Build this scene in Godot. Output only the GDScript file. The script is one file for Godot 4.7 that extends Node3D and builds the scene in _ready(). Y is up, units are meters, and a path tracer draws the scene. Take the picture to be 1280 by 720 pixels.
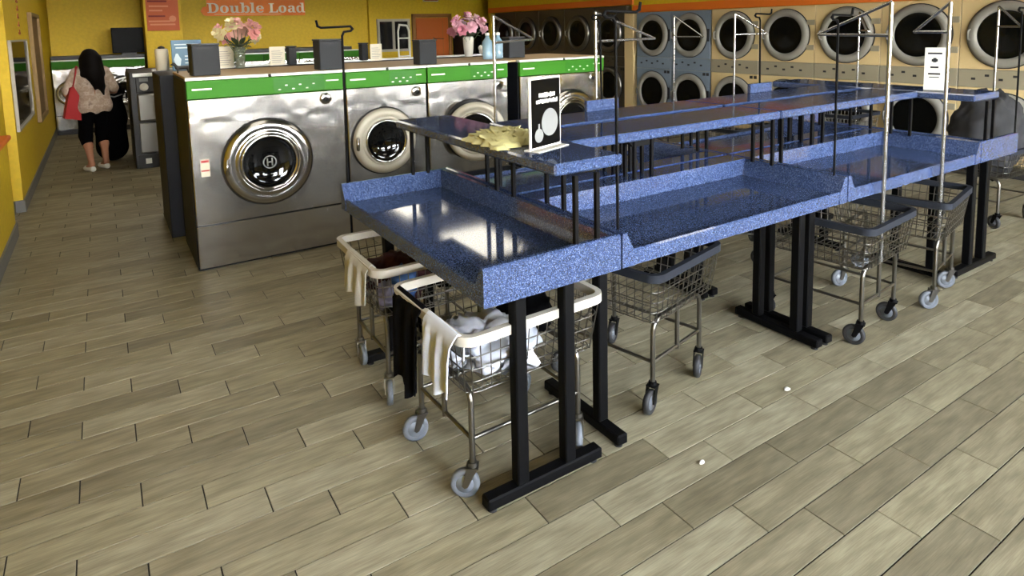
extends Node3D

# ------------------------------------------------------------------ helpers
var taken := {}
var M := {}

class MB extends RefCounted:
	var st := SurfaceTool.new()
	var x := Transform3D.IDENTITY
	func _init() -> void:
		st.begin(Mesh.PRIMITIVE_TRIANGLES)
	func v(p: Vector3, n: Vector3, uv := Vector2.ZERO) -> void:
		st.set_normal((x.basis * n).normalized())
		st.set_uv(uv)
		st.add_vertex(x * p)
	func tri(a: Vector3, b: Vector3, c: Vector3, na: Vector3, nb: Vector3, nc: Vector3) -> void:
		if ((b - a).cross(c - a).dot(na + nb + nc) > 0.0) != (x.basis.determinant() < 0.0):
			v(a, na); v(c, nc); v(b, nb)
		else:
			v(a, na); v(b, nb); v(c, nc)
	func ft(a: Vector3, b: Vector3, c: Vector3, out: Vector3) -> void:
		var n := (b - a).cross(c - a).normalized()
		if n.dot(out) < 0.0: n = -n
		tri(a, b, c, n, n, n)
	func quad(a: Vector3, b: Vector3, c: Vector3, d: Vector3, out: Vector3) -> void:
		ft(a, b, c, out); ft(a, c, d, out)
	func quads(a: Vector3, b: Vector3, c: Vector3, d: Vector3, na: Vector3, nb: Vector3, nc: Vector3, nd: Vector3) -> void:
		tri(a, b, c, na, nb, nc); tri(a, c, d, na, nc, nd)
	# box with chamfered edges
	func box(c: Vector3, s: Vector3, b := 0.0) -> MB:
		var h := s * 0.5
		b = minf(b, minf(h.x, minf(h.y, h.z)) * 0.9)
		for ax in 3:
			var u := (ax + 1) % 3
			var w := (ax + 2) % 3
			for sg: float in [-1.0, 1.0]:
				var n := Vector3.ZERO
				n[ax] = sg
				var q: Array[Vector3] = []
				for k: Array in [[-1.0, -1.0], [1.0, -1.0], [1.0, 1.0], [-1.0, 1.0]]:
					var p := Vector3.ZERO
					p[ax] = sg * h[ax]; p[u] = k[0] * (h[u] - b); p[w] = k[1] * (h[w] - b)
					q.append(c + p)
				quad(q[0], q[1], q[2], q[3], n)
		if b <= 0.0: return self
		for ax in 3:
			var u := (ax + 1) % 3
			var w := (ax + 2) % 3
			for su: float in [-1.0, 1.0]:
				for sw: float in [-1.0, 1.0]:
					var n := Vector3.ZERO
					n[u] = su; n[w] = sw
					var a := Vector3.ZERO; var e := Vector3.ZERO
					a[u] = su * h[u]; a[w] = sw * (h[w] - b)
					e[u] = su * (h[u] - b); e[w] = sw * h[w]
					var l := Vector3.ZERO
					l[ax] = h[ax] - b
					quad(c + a - l, c + a + l, c + e + l, c + e - l, n)
		for sx: float in [-1.0, 1.0]:
			for sy: float in [-1.0, 1.0]:
				for sz: float in [-1.0, 1.0]:
					var sg := Vector3(sx, sy, sz)
					ft(c + sg * (h - Vector3(0, b, b)), c + sg * (h - Vector3(b, 0, b)), c + sg * (h - Vector3(b, b, 0)), sg)
		return self
	func mm(a: Vector3, e: Vector3, b := 0.0) -> MB:
		return box((a + e) * 0.5, (e - a).abs(), b)
	func tube(path: Array, r: float, sides := 8, closed := false) -> MB:
		var n := path.size()
		var rings: Array = []
		var norms: Array = []
		var up := Vector3.ZERO
		for i in n:
			var p: Vector3 = path[i]
			var pn: Vector3 = path[(i + 1) % n] if (closed or i < n - 1) else p
			var pp: Vector3 = path[(i - 1 + n) % n] if (closed or i > 0) else p
			var t := ((pn - p).normalized() + (p - pp).normalized()).normalized()
			if up == Vector3.ZERO:
				up = Vector3.UP if absf(t.y) < 0.9 else Vector3.RIGHT
			up = (up - t * up.dot(t)).normalized()
			var si := t.cross(up)
			var k := 1.0
			if (closed or (i > 0 and i < n - 1)):
				k = 1.0 / maxf(0.5, t.dot((pn - p).normalized()))
			var ring: Array[Vector3] = []
			var nr: Array[Vector3] = []
			for j in sides:
				var a := TAU * j / sides
				var d := up * cos(a) + si * sin(a)
				ring.append(p + d * r * k); nr.append(d)
			rings.append(ring); norms.append(nr)
		for i in (n if closed else n - 1):
			var i2 := (i + 1) % n
			for j in sides:
				var j2 := (j + 1) % sides
				quads(rings[i][j], rings[i][j2], rings[i2][j2], rings[i2][j], norms[i][j], norms[i][j2], norms[i2][j2], norms[i2][j])
		if not closed:
			for e: Array in [[0, 1], [n - 1, n - 2]]:
				var c0: Vector3 = path[e[0]]
				var o: Vector3 = c0 - path[e[1]]
				for j in sides:
					ft(c0, rings[e[0]][j], rings[e[0]][(j + 1) % sides], o)
		return self
	func wire(a: Vector3, b: Vector3, r: float) -> MB:
		return tube([a, b], r, 4)
	# profile of (radius, z) turned round the local z axis; smooth unless sharp
	func lathe(pr: Array, at: Transform3D, seg := 32, sharp := false) -> MB:
		var keep := x
		x = x * at
		var n := pr.size()
		var nm: Array[Vector2] = []
		for i in n - 1:
			var d: Vector2 = pr[i + 1] - pr[i]
			nm.append(Vector2(d.y, -d.x).normalized())
		for i in n - 1:
			var na := nm[i]; var nb := nm[i]
			if not sharp:
				if i > 0: na = (nm[i - 1] + nm[i]).normalized()
				if i < n - 2: nb = (nm[i + 1] + nm[i]).normalized()
			var a: Vector2 = pr[i]; var b: Vector2 = pr[i + 1]
			for j in seg:
				var c0 := cos(TAU * j / seg); var s0 := sin(TAU * j / seg)
				var c1 := cos(TAU * (j + 1) / seg); var s1 := sin(TAU * (j + 1) / seg)
				var p00 := Vector3(a.x * c0, a.x * s0, a.y); var p01 := Vector3(a.x * c1, a.x * s1, a.y)
				var p10 := Vector3(b.x * c0, b.x * s0, b.y); var p11 := Vector3(b.x * c1, b.x * s1, b.y)
				var n00 := Vector3(na.x * c0, na.x * s0, na.y); var n01 := Vector3(na.x * c1, na.x * s1, na.y)
				var n10 := Vector3(nb.x * c0, nb.x * s0, nb.y); var n11 := Vector3(nb.x * c1, nb.x * s1, nb.y)
				if b.x > 0.00001: tri(p00, p10, p11, n00, n10, n11)
				if a.x > 0.00001: tri(p00, p11, p01, n00, n11, n01)
		x = keep
		return self
	# polygon in local xy pulled along local z
	func prism(poly: Array, at: Transform3D, depth: float) -> MB:
		var keep := x
		x = x * at
		var pk := PackedVector2Array(poly)
		var idx := Geometry2D.triangulate_polygon(pk)
		for i in range(0, idx.size(), 3):
			for z: float in [0.0, depth]:
				ft(Vector3(pk[idx[i]].x, pk[idx[i]].y, z), Vector3(pk[idx[i + 1]].x, pk[idx[i + 1]].y, z), Vector3(pk[idx[i + 2]].x, pk[idx[i + 2]].y, z), Vector3(0, 0, 1 if z > 0.0 else -1) * signf(depth))
		var cw := Geometry2D.is_polygon_clockwise(pk)
		for i in pk.size():
			var a := pk[i]; var b := pk[(i + 1) % pk.size()]
			var o := Vector3(b.y - a.y, a.x - b.x, 0) * (-1.0 if cw else 1.0)
			quad(Vector3(a.x, a.y, 0), Vector3(b.x, b.y, 0), Vector3(b.x, b.y, depth), Vector3(a.x, a.y, depth), o)
		x = keep
		return self
	# closed path on the xz plane carried up as a wall with thickness
	func band(path: Array, y0: float, y1: float, th: float) -> MB:
		var n := path.size()
		var o: Array[Vector3] = []; var q: Array[Vector3] = []; var nn: Array[Vector3] = []
		for i in n:
			var p: Vector3 = path[i]
			var t: Vector3 = (path[(i + 1) % n] - path[(i - 1 + n) % n]).normalized()
			var d := Vector3(t.z, 0, -t.x)
			if d.dot(p) < 0.0: d = -d
			nn.append(d); o.append(p + d * th * 0.5); q.append(p - d * th * 0.5)
		var up := Vector3.UP
		for i in n:
			var j := (i + 1) % n
			quads(o[i] + up * y0, o[j] + up * y0, o[j] + up * y1, o[i] + up * y1, nn[i], nn[j], nn[j], nn[i])
			quads(q[i] + up * y0, q[j] + up * y0, q[j] + up * y1, q[i] + up * y1, -nn[i], -nn[j], -nn[j], -nn[i])
			quad(o[i] + up * y1, o[j] + up * y1, q[j] + up * y1, q[i] + up * y1, up)
			quad(o[i] + up * y0, o[j] + up * y0, q[j] + up * y0, q[i] + up * y0, -up)
		return self
	# lumpy ellipsoid
	func blob(c: Vector3, r: Vector3, amp: float, freq: float, seed_: int, nu := 24, nv := 14) -> MB:
		var f := FastNoiseLite.new()
		f.seed = seed_; f.frequency = freq
		var g: Array = []
		for i in nv + 1:
			var row: Array[Vector3] = []
			var th := PI * i / nv
			for j in nu:
				var ph := TAU * j / nu
				var d := Vector3(sin(th) * cos(ph), cos(th), sin(th) * sin(ph))
				var k := 1.0 + amp * f.get_noise_3d(d.x * r.x * 10.0, d.y * r.y * 10.0, d.z * r.z * 10.0) * 2.0
				row.append(c + d * r * k)
			g.append(row)
		for i in nv:
			for j in nu:
				var j2 := (j + 1) % nu
				var nrm := func(a: int, b: int) -> Vector3:
					var du: Vector3 = g[a][(b + 1) % nu] - g[a][(b - 1 + nu) % nu]
					var dv: Vector3 = g[mini(a + 1, nv)][b] - g[maxi(a - 1, 0)][b]
					var n := du.cross(dv)
					var out: Vector3 = (g[a][b] - c)
					if n.length() < 0.0000001: return out.normalized()
					n = n.normalized()
					return n if n.dot(out / (r * r)) > 0.0 else -n
				quads(g[i][j], g[i][j2], g[i + 1][j2], g[i + 1][j], nrm.call(i, j), nrm.call(i, j2), nrm.call(i + 1, j2), nrm.call(i + 1, j))
		return self
	# strip of cloth: rows of points given by f(u, v), with thickness along the normal
	func sheet(f: Callable, nu: int, nv: int, th: float) -> MB:
		var g: Array = []
		for i in nv + 1:
			var row: Array[Vector3] = []
			for j in nu + 1: row.append(f.call(float(j) / nu, float(i) / nv))
			g.append(row)
		var nrm: Array = []
		for i in nv + 1:
			var row: Array[Vector3] = []
			for j in nu + 1:
				var du: Vector3 = g[i][mini(j + 1, nu)] - g[i][maxi(j - 1, 0)]
				var dv: Vector3 = g[mini(i + 1, nv)][j] - g[maxi(i - 1, 0)][j]
				row.append(du.cross(dv).normalized())
			nrm.append(row)
		for sg: float in [0.5, -0.5]:
			for i in nv:
				for j in nu:
					quads(g[i][j] + nrm[i][j] * th * sg, g[i][j + 1] + nrm[i][j + 1] * th * sg, g[i + 1][j + 1] + nrm[i + 1][j + 1] * th * sg, g[i + 1][j] + nrm[i + 1][j] * th * sg,
						nrm[i][j] * sg, nrm[i][j + 1] * sg, nrm[i + 1][j + 1] * sg, nrm[i + 1][j] * sg)
		var mid: Vector3 = g[nv / 2][nu / 2]
		for i in nv:
			for j: int in [0, nu]:
				quad(g[i][j] + nrm[i][j] * th * 0.5, g[i + 1][j] + nrm[i + 1][j] * th * 0.5, g[i + 1][j] - nrm[i + 1][j] * th * 0.5, g[i][j] - nrm[i][j] * th * 0.5, g[i][j] - mid)
		for j in nu:
			for i: int in [0, nv]:
				quad(g[i][j] + nrm[i][j] * th * 0.5, g[i][j + 1] + nrm[i][j + 1] * th * 0.5, g[i][j + 1] - nrm[i][j + 1] * th * 0.5, g[i][j] - nrm[i][j] * th * 0.5, g[i][j] - mid)
		return self
	# tapered capsules [a, b, ra, rb] melted together, meshed as surface nets
	func melt(pr: Array, cell: float, k: float) -> MB:
		var lo := Vector3.ONE * 1e9; var hi := -lo
		for c: Array in pr:
			for e in 2:
				var p: Vector3 = c[e]; var rr := Vector3.ONE * (float(c[2 + e]) + cell * 2.0 + k * 0.3)
				lo = lo.min(p - rr); hi = hi.max(p + rr)
		var nx := int((hi.x - lo.x) / cell) + 2; var ny := int((hi.y - lo.y) / cell) + 2; var nz := int((hi.z - lo.z) / cell) + 2
		var fld := PackedFloat32Array()
		fld.resize(nx * ny * nz)
		fld.fill(1.0)
		for c: Array in pr:
			var a: Vector3 = c[0]; var b: Vector3 = c[1]; var ra: float = c[2]; var rb: float = c[3]
			var rr := Vector3.ONE * (maxf(ra, rb) + k + cell * 2.0)
			var l0 := (a.min(b) - rr - lo) / cell; var h0 := (a.max(b) + rr - lo) / cell
			var ab := b - a; var l2 := maxf(ab.length_squared(), 1e-9)
			for iz in range(maxi(0, int(l0.z)), mini(nz, int(h0.z) + 2)):
				for iy in range(maxi(0, int(l0.y)), mini(ny, int(h0.y) + 2)):
					for ix in range(maxi(0, int(l0.x)), mini(nx, int(h0.x) + 2)):
						var p := lo + Vector3(ix, iy, iz) * cell
						var t := clampf((p - a).dot(ab) / l2, 0.0, 1.0)
						var d := (p - a - ab * t).length() - lerpf(ra, rb, t)
						var id := ix + nx * (iy + ny * iz)
						var o := fld[id]
						var hh := maxf(k - absf(d - o), 0.0) / k
						fld[id] = minf(d, o) - hh * hh * k * 0.25
		var vid := {}
		var pts: Array[Vector3] = []
		var co: Array[Vector3i] = [Vector3i(0,0,0), Vector3i(1,0,0), Vector3i(0,1,0), Vector3i(1,1,0), Vector3i(0,0,1), Vector3i(1,0,1), Vector3i(0,1,1), Vector3i(1,1,1)]
		var ed := [[0,1],[2,3],[4,5],[6,7],[0,2],[1,3],[4,6],[5,7],[0,4],[1,5],[2,6],[3,7]]
		for iz in nz - 1:
			for iy in ny - 1:
				for ix in nx - 1:
					var base := ix + nx * (iy + ny * iz)
					var f0 := fld[base] < 0.0
					var mix := false
					for q in range(1, 8):
						var e := co[q]
						if (fld[base + e.x + nx * (e.y + ny * e.z)] < 0.0) != f0:
							mix = true
							break
					if not mix: continue
					var s := Vector3.ZERO; var cnt := 0
					for e: Array in ed:
						var ca := co[e[0]]; var cb := co[e[1]]
						var fa := fld[base + ca.x + nx * (ca.y + ny * ca.z)]; var fb := fld[base + cb.x + nx * (cb.y + ny * cb.z)]
						if (fa < 0.0) != (fb < 0.0):
							s += Vector3(ca).lerp(Vector3(cb), fa / (fa - fb)); cnt += 1
					vid[base] = pts.size()
					pts.append(lo + (Vector3(ix, iy, iz) + s / cnt) * cell)
		var nr: Array[Vector3] = []
		nr.resize(pts.size())
		nr.fill(Vector3.ZERO)
		var qs: Array = []
		for base: int in vid:
			var ix := base % nx; var iy := (base / nx) % ny; var iz := base / (nx * ny)
			var f0 := fld[base] < 0.0
			var st_ := [1, nx, nx * ny]
			var ii := [ix, iy, iz]
			for ax in 3:
				var u := (ax + 1) % 3; var w := (ax + 2) % 3
				if ii[u] == 0 or ii[w] == 0: continue
				if (fld[base + st_[ax]] < 0.0) == f0: continue
				var q := [base, base - st_[u], base - st_[u] - st_[w], base - st_[w]]
				var ok := true
				for e: int in q:
					if not vid.has(e): ok = false
				if not ok: continue
				var o := Vector3.ZERO
				o[ax] = 1.0 if f0 else -1.0
				var qi := [vid[q[0]], vid[q[1]], vid[q[2]], vid[q[3]]]
				var n := (pts[qi[2]] - pts[qi[0]]).cross(pts[qi[3]] - pts[qi[1]])
				if n.dot(o) < 0.0: n = -n
				for e: int in qi: nr[e] += n
				qs.append(qi)
		for q: Array in qs:
			quads(pts[q[0]], pts[q[1]], pts[q[2]], pts[q[3]], nr[q[0]].normalized(), nr[q[1]].normalized(), nr[q[2]].normalized(), nr[q[3]].normalized())
		return self

func rot_to(dir: Vector3) -> Basis:
	return Basis(Quaternion(Vector3(0, 0, 1), dir.normalized()))
func T(p: Vector3, b := Basis.IDENTITY) -> Transform3D:
	return Transform3D(b, p)
func numbered(called: String, parent: Node) -> String:
	var key := str(parent.get_instance_id()) + called
	var n: int = taken.get(key, 0)
	taken[key] = n + 1
	return called if n == 0 else "%s_%03d" % [called, n]
func obj(called: String, mb: MB, m: Material, parent: Node = self) -> MeshInstance3D:
	var o := MeshInstance3D.new()
	var a := mb.st.commit()
	o.mesh = a
	o.name = numbered(called, parent)
	o.material_override = m
	parent.add_child(o)
	return o
func tag(o: Node, label: String, category: String, group := "") -> Node:
	o.set_meta("label", label); o.set_meta("category", category)
	if group: o.set_meta("group", group)
	return o
func thing(called: String, label: String, category: String, at := Vector3.ZERO, turn := 0.0, group := "") -> Node3D:
	var o := Node3D.new()
	o.name = numbered(called, self)
	add_child(o)
	o.position = at; o.rotation.y = turn
	tag(o, label, category, group)
	return o
func dup(src: Node3D, label: String, at: Vector3, turn := 0.0, called := "") -> Node3D:
	var o: Node3D = src.duplicate()
	o.name = numbered(called if called else String(src.name).rstrip("0123456789").trim_suffix("_"), self)
	add_child(o)
	o.position = at; o.rotation.y = turn
	o.set_meta("label", label)
	return o
func struct(called: String, mb: MB, m: Material, parent: Node = self) -> MeshInstance3D:
	var o := obj(called, mb, m, parent)
	if parent == self: o.set_meta("kind", "structure")
	return o
func mat(c: Color, rough := 0.6, metal := 0.0) -> StandardMaterial3D:
	var m := StandardMaterial3D.new()
	m.albedo_color = c; m.roughness = rough; m.metallic = metal
	return m
func bits(called: String, list: Array, z0: float, z1: float, m: Material, parent: Node) -> void:
	# flat printed or raised pieces, each a part of its own: [x0, y0, x1, y1]
	for r: Array in list: obj(called, MB.new().mm(V(r[0], r[1], z0), V(r[2], r[3], z1)), m, parent)
func rgb(r: int, g: int, b: int) -> Color:
	return Color8(r, g, b)
func V(a: float, b: float, c: float) -> Vector3:
	return Vector3(a, b, c)

# ------------------------------------------------------------------ room numbers
const CEIL := 3.0
const XL := -0.76          # left wall
const XD := 8.15           # fronts of the dryers
const XR := 9.1            # right wall
const ZB := -14.6          # back wall
const ZF := 3.0            # shop front
const CAM := Vector3(0, 1.739, 0)

func _ready() -> void:
	camera_and_light()
	materials()
	room()
	floor_planks()
	tables()
	washers()
	dryers()
	carts()
	counter_things()
	far_things()
	person()

func camera_and_light() -> void:
	var cam := Camera3D.new()
	cam.name = "camera"
	add_child(cam)
	cam.projection = Camera3D.PROJECTION_FRUSTUM
	cam.near = 0.05; cam.far = 200.0
	cam.size = 720.0 / 799.0 * cam.near
	cam.frustum_offset = Vector2(0, -(360.0 - 123.0) / 799.0 * cam.near)
	cam.position = CAM
	cam.rotation = Vector3(-0.1106, -0.5701, -0.0216)
	cam.current = true
	var e := Environment.new()
	var sm := ProceduralSkyMaterial.new()
	sm.sky_top_color = Color(0.66, 0.70, 0.76)
	sm.sky_horizon_color = Color(0.90, 0.89, 0.86)
	sm.ground_horizon_color = Color(0.6, 0.58, 0.55)
	sm.ground_bottom_color = Color(0.35, 0.34, 0.33)
	sm.sky_energy_multiplier = 15.0
	sm.ground_energy_multiplier = 6.0
	var sky := Sky.new()
	sky.sky_material = sm
	e.background_mode = Environment.BG_SKY
	e.sky = sky
	e.ambient_light_source = Environment.AMBIENT_SOURCE_DISABLED
	e.tonemap_mode = Environment.TONE_MAPPER_LINEAR
	e.tonemap_exposure = 0.265
	e.sdfgi_enabled = true; e.ssao_enabled = true; e.ssil_enabled = true
	var we := WorldEnvironment.new()
	we.name = "world"
	we.environment = e
	add_child(we)

# ------------------------------------------------------------------ materials
func noise_img(w: int, h: int, fx: float, fy: float, seed_: int, oct := 4) -> PackedFloat32Array:
	var f := FastNoiseLite.new()
	f.seed = seed_; f.frequency = 1.0; f.fractal_octaves = oct
	var a := PackedFloat32Array()
	a.resize(w * h)
	for y in h:
		for x in w: a[x + y * w] = f.get_noise_2d(x * fx, y * fy)
	return a

func materials() -> void:
	# wood-look floor tile: long grain, knots and pale scuffs
	var w := 1024; var h := 512
	var g1 := noise_img(w, h, 0.006, 0.035, 3, 5)
	var g2 := noise_img(w, h, 0.016, 0.3, 9, 4)
	var g3 := noise_img(w, h, 0.009, 0.016, 21, 3)
	var im := Image.create(w, h, false, Image.FORMAT_RGB8)
	for y in h:
		for x in w:
			var i := x + y * w
			var t := clampf(0.5 + g1[i] * 0.36 + g2[i] * 0.4 + g3[i] * 0.42, 0.0, 1.0)
			im.set_pixel(x, y, Color8(114, 106, 84).lerp(Color8(162, 154, 128), t))
	var tex := ImageTexture.create_from_image(im)
	var tones := [Color(1, 1, 1), Color(0.9, 0.89, 0.87), Color(0.82, 0.81, 0.79), Color(0.95, 0.945, 0.925)]
	M.plank = []
	for c: Color in tones:
		var m := mat(c, 0.45)
		m.albedo_texture = tex
		M.plank.append(m)
	M.grout = mat(rgb(30, 26, 21), 0.95)
	# blue terrazzo: fine light and dark flecks in blue
	var sp := Image.create(512, 512, false, Image.FORMAT_RGB8)
	var rng := RandomNumberGenerator.new()
	rng.seed = 5
	var cols := [Color8(46, 59, 92), Color8(56, 72, 110), Color8(68, 86, 128), Color8(97, 115, 155), Color8(28, 35, 56), Color8(140, 155, 188)]
	for y in 256:
		for x in 256:
			var r := rng.randf()
			var c: Color = cols[1]
			if r < 0.25: c = cols[0]
			elif r < 0.5: c = cols[2]
			elif r < 0.64: c = cols[3]
			elif r < 0.76: c = cols[4]
			elif r < 0.8: c = cols[5]
			sp.fill_rect(Rect2i(x * 2, y * 2, 2, 2), c)
	M.blue = mat(Color(0.9, 0.9, 0.9), 0.07)
	M.blue.albedo_texture = ImageTexture.create_from_image(sp)
	M.blue.metallic_specular = 0.9
	M.blue.uv1_triplanar = true; M.blue.uv1_world_triplanar = true
	M.blue.uv1_scale = Vector3.ONE * 1.6
	# painted walls with faint roller texture
	var pn := NoiseTexture2D.new()
	var fn := FastNoiseLite.new()
	fn.frequency = 0.05; fn.seed = 2
	pn.noise = fn; pn.width = 256; pn.height = 256; pn.seamless = true
	var ramp := Gradient.new()
	ramp.set_color(0, Color(0.93, 0.93, 0.93)); ramp.set_color(1, Color(1, 1, 1))
	pn.color_ramp = ramp
	M.yellow = mat(rgb(220, 185, 22), 0.6)
	M.yellow.albedo_texture = pn
	M.yellow.uv1_triplanar = true; M.yellow.uv1_world_triplanar = true
	M.orange = mat(rgb(222, 112, 24), 0.55)
	M.ceiling = mat(rgb(104, 100, 92), 0.9)
	M.baseboard = mat(rgb(112, 110, 104), 0.6)
	M.black = mat(rgb(16, 16, 18), 0.42)
	M.blackmetal = mat(rgb(7, 7, 8), 0.55)
	M.blackmetal.metallic_specular = 0.2
	M.rubber = mat(rgb(20, 20, 21), 0.6)
	M.darkgrey = mat(rgb(50, 52, 55), 0.6)
	M.darkgrey.metallic_specular = 0.25
	M.side = mat(rgb(32, 34, 40), 0.5)
	M.side.metallic_specular = 0.25
	M.charcoal = mat(rgb(40, 40, 42), 0.5)
	# brushed steel with soft waves
	var sn := NoiseTexture2D.new()
	var f2 := FastNoiseLite.new()
	f2.frequency = 0.008; f2.seed = 11; f2.fractal_octaves = 2
	sn.noise = f2; sn.width = 256; sn.height = 256; sn.seamless = true; sn.as_normal_map = true; sn.bump_strength = 3.0
	M.steel = mat(rgb(192, 190, 187), 0.17, 1.0)
	M.steel.normal_enabled = true; M.steel.normal_texture = sn; M.steel.normal_scale = 0.5
	M.steel.uv1_triplanar = true; M.steel.uv1_world_triplanar = true; M.steel.uv1_scale = Vector3.ONE * 1.3
	M.chrome = mat(rgb(205, 205, 205), 0.12, 1.0)
	M.wire = mat(rgb(118, 115, 108), 0.3, 0.95)
	M.pole = mat(rgb(168, 168, 168), 0.2, 0.8)
	M.dullsteel = mat(rgb(128, 126, 120), 0.35, 1.0)
	M.green = mat(rgb(50, 112, 24), 0.5)
	M.green.metallic_specular = 0.25
	M.greenpanel = mat(rgb(38, 104, 14), 0.4)
	M.greenpanel.metallic_specular = 0.3
	M.white = mat(rgb(226, 224, 214), 0.6)
	M.strip = mat(rgb(206, 208, 204), 0.35, 0.3)
	M.paper = mat(rgb(214, 206, 184), 0.8)
	M.glass = mat(rgb(10, 11, 12), 0.06)
	M.dryerglass = mat(rgb(9, 10, 9), 0.22)
	M.dryerglass.metallic_specular = 0.3
	M.screen = mat(rgb(6, 6, 7), 0.35)
	M.screen.metallic_specular = 0.15
	M.glassgrey = mat(rgb(120, 122, 122), 0.5)
	M.cream = mat(rgb(204, 180, 130), 0.5)
	M.bluegrey = mat(rgb(112, 126, 140), 0.5)
	M.ring = mat(rgb(140, 137, 128), 0.5, 0.2)
	M.palering = mat(rgb(172, 166, 148), 0.45, 0.25)
	M.panel = mat(rgb(142, 134, 112), 0.5)
	M.steeldark = mat(rgb(96, 90, 78), 0.4, 0.8)
	M.wood = mat(rgb(178, 150, 112), 0.5)
	M.rimwhite = mat(rgb(176, 170, 156), 0.6)
	M.rimgrey = mat(rgb(34, 37, 44), 0.6)
	M.rimgrey.metallic_specular = 0.25
	M.tyre = mat(rgb(92, 96, 101), 0.55)
	M.tyredark = mat(rgb(30, 30, 31), 0.6)
	M.hub = mat(rgb(128, 133, 139), 0.4, 0.3)
	M.brown = mat(rgb(120, 92, 50), 0.6)
	M.red = mat(rgb(168, 18, 22), 0.6)
	M.redsign = mat(rgb(186, 88, 42), 0.6)
	M.signorange = mat(rgb(246, 132, 22), 0.5)
	M.door = mat(rgb(178, 88, 14), 0.5)
	M.doorframe = mat(rgb(140, 96, 40), 0.6)
	M.cloth = mat(rgb(198, 203, 212), 0.9)
	M.clothcream = mat(rgb(172, 170, 160), 0.9)
	M.laundry = mat(rgb(208, 212, 222), 0.9)
	M.blackcloth = mat(rgb(7, 7, 9), 0.95)
	M.blackcloth.metallic_specular = 0.15
	M.maroon = mat(rgb(58, 18, 24), 0.9)
	M.bluecloth = mat(rgb(58, 96, 152), 0.85)
	M.pattern = mat(rgb(110, 108, 130), 0.9)
	M.skin = mat(rgb(170, 118, 88), 0.55)
	M.hair = mat(rgb(11, 8, 8), 0.65)
	M.hair.metallic_specular = 0.2
	M.pane = mat(Color(0.9, 0.95, 0.95, 0.06), 0.03)
	M.pane.transparency = BaseMaterial3D.TRANSPARENCY_ALPHA
	M.lamp = mat(rgb(240, 240, 232), 0.5)
	M.lamp.emission_enabled = true; M.lamp.emission = Color(1.0, 0.97, 0.9); M.lamp.emission_energy_multiplier = 14.0
	M.lampframe = mat(rgb(210, 208, 200), 0.5)

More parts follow.
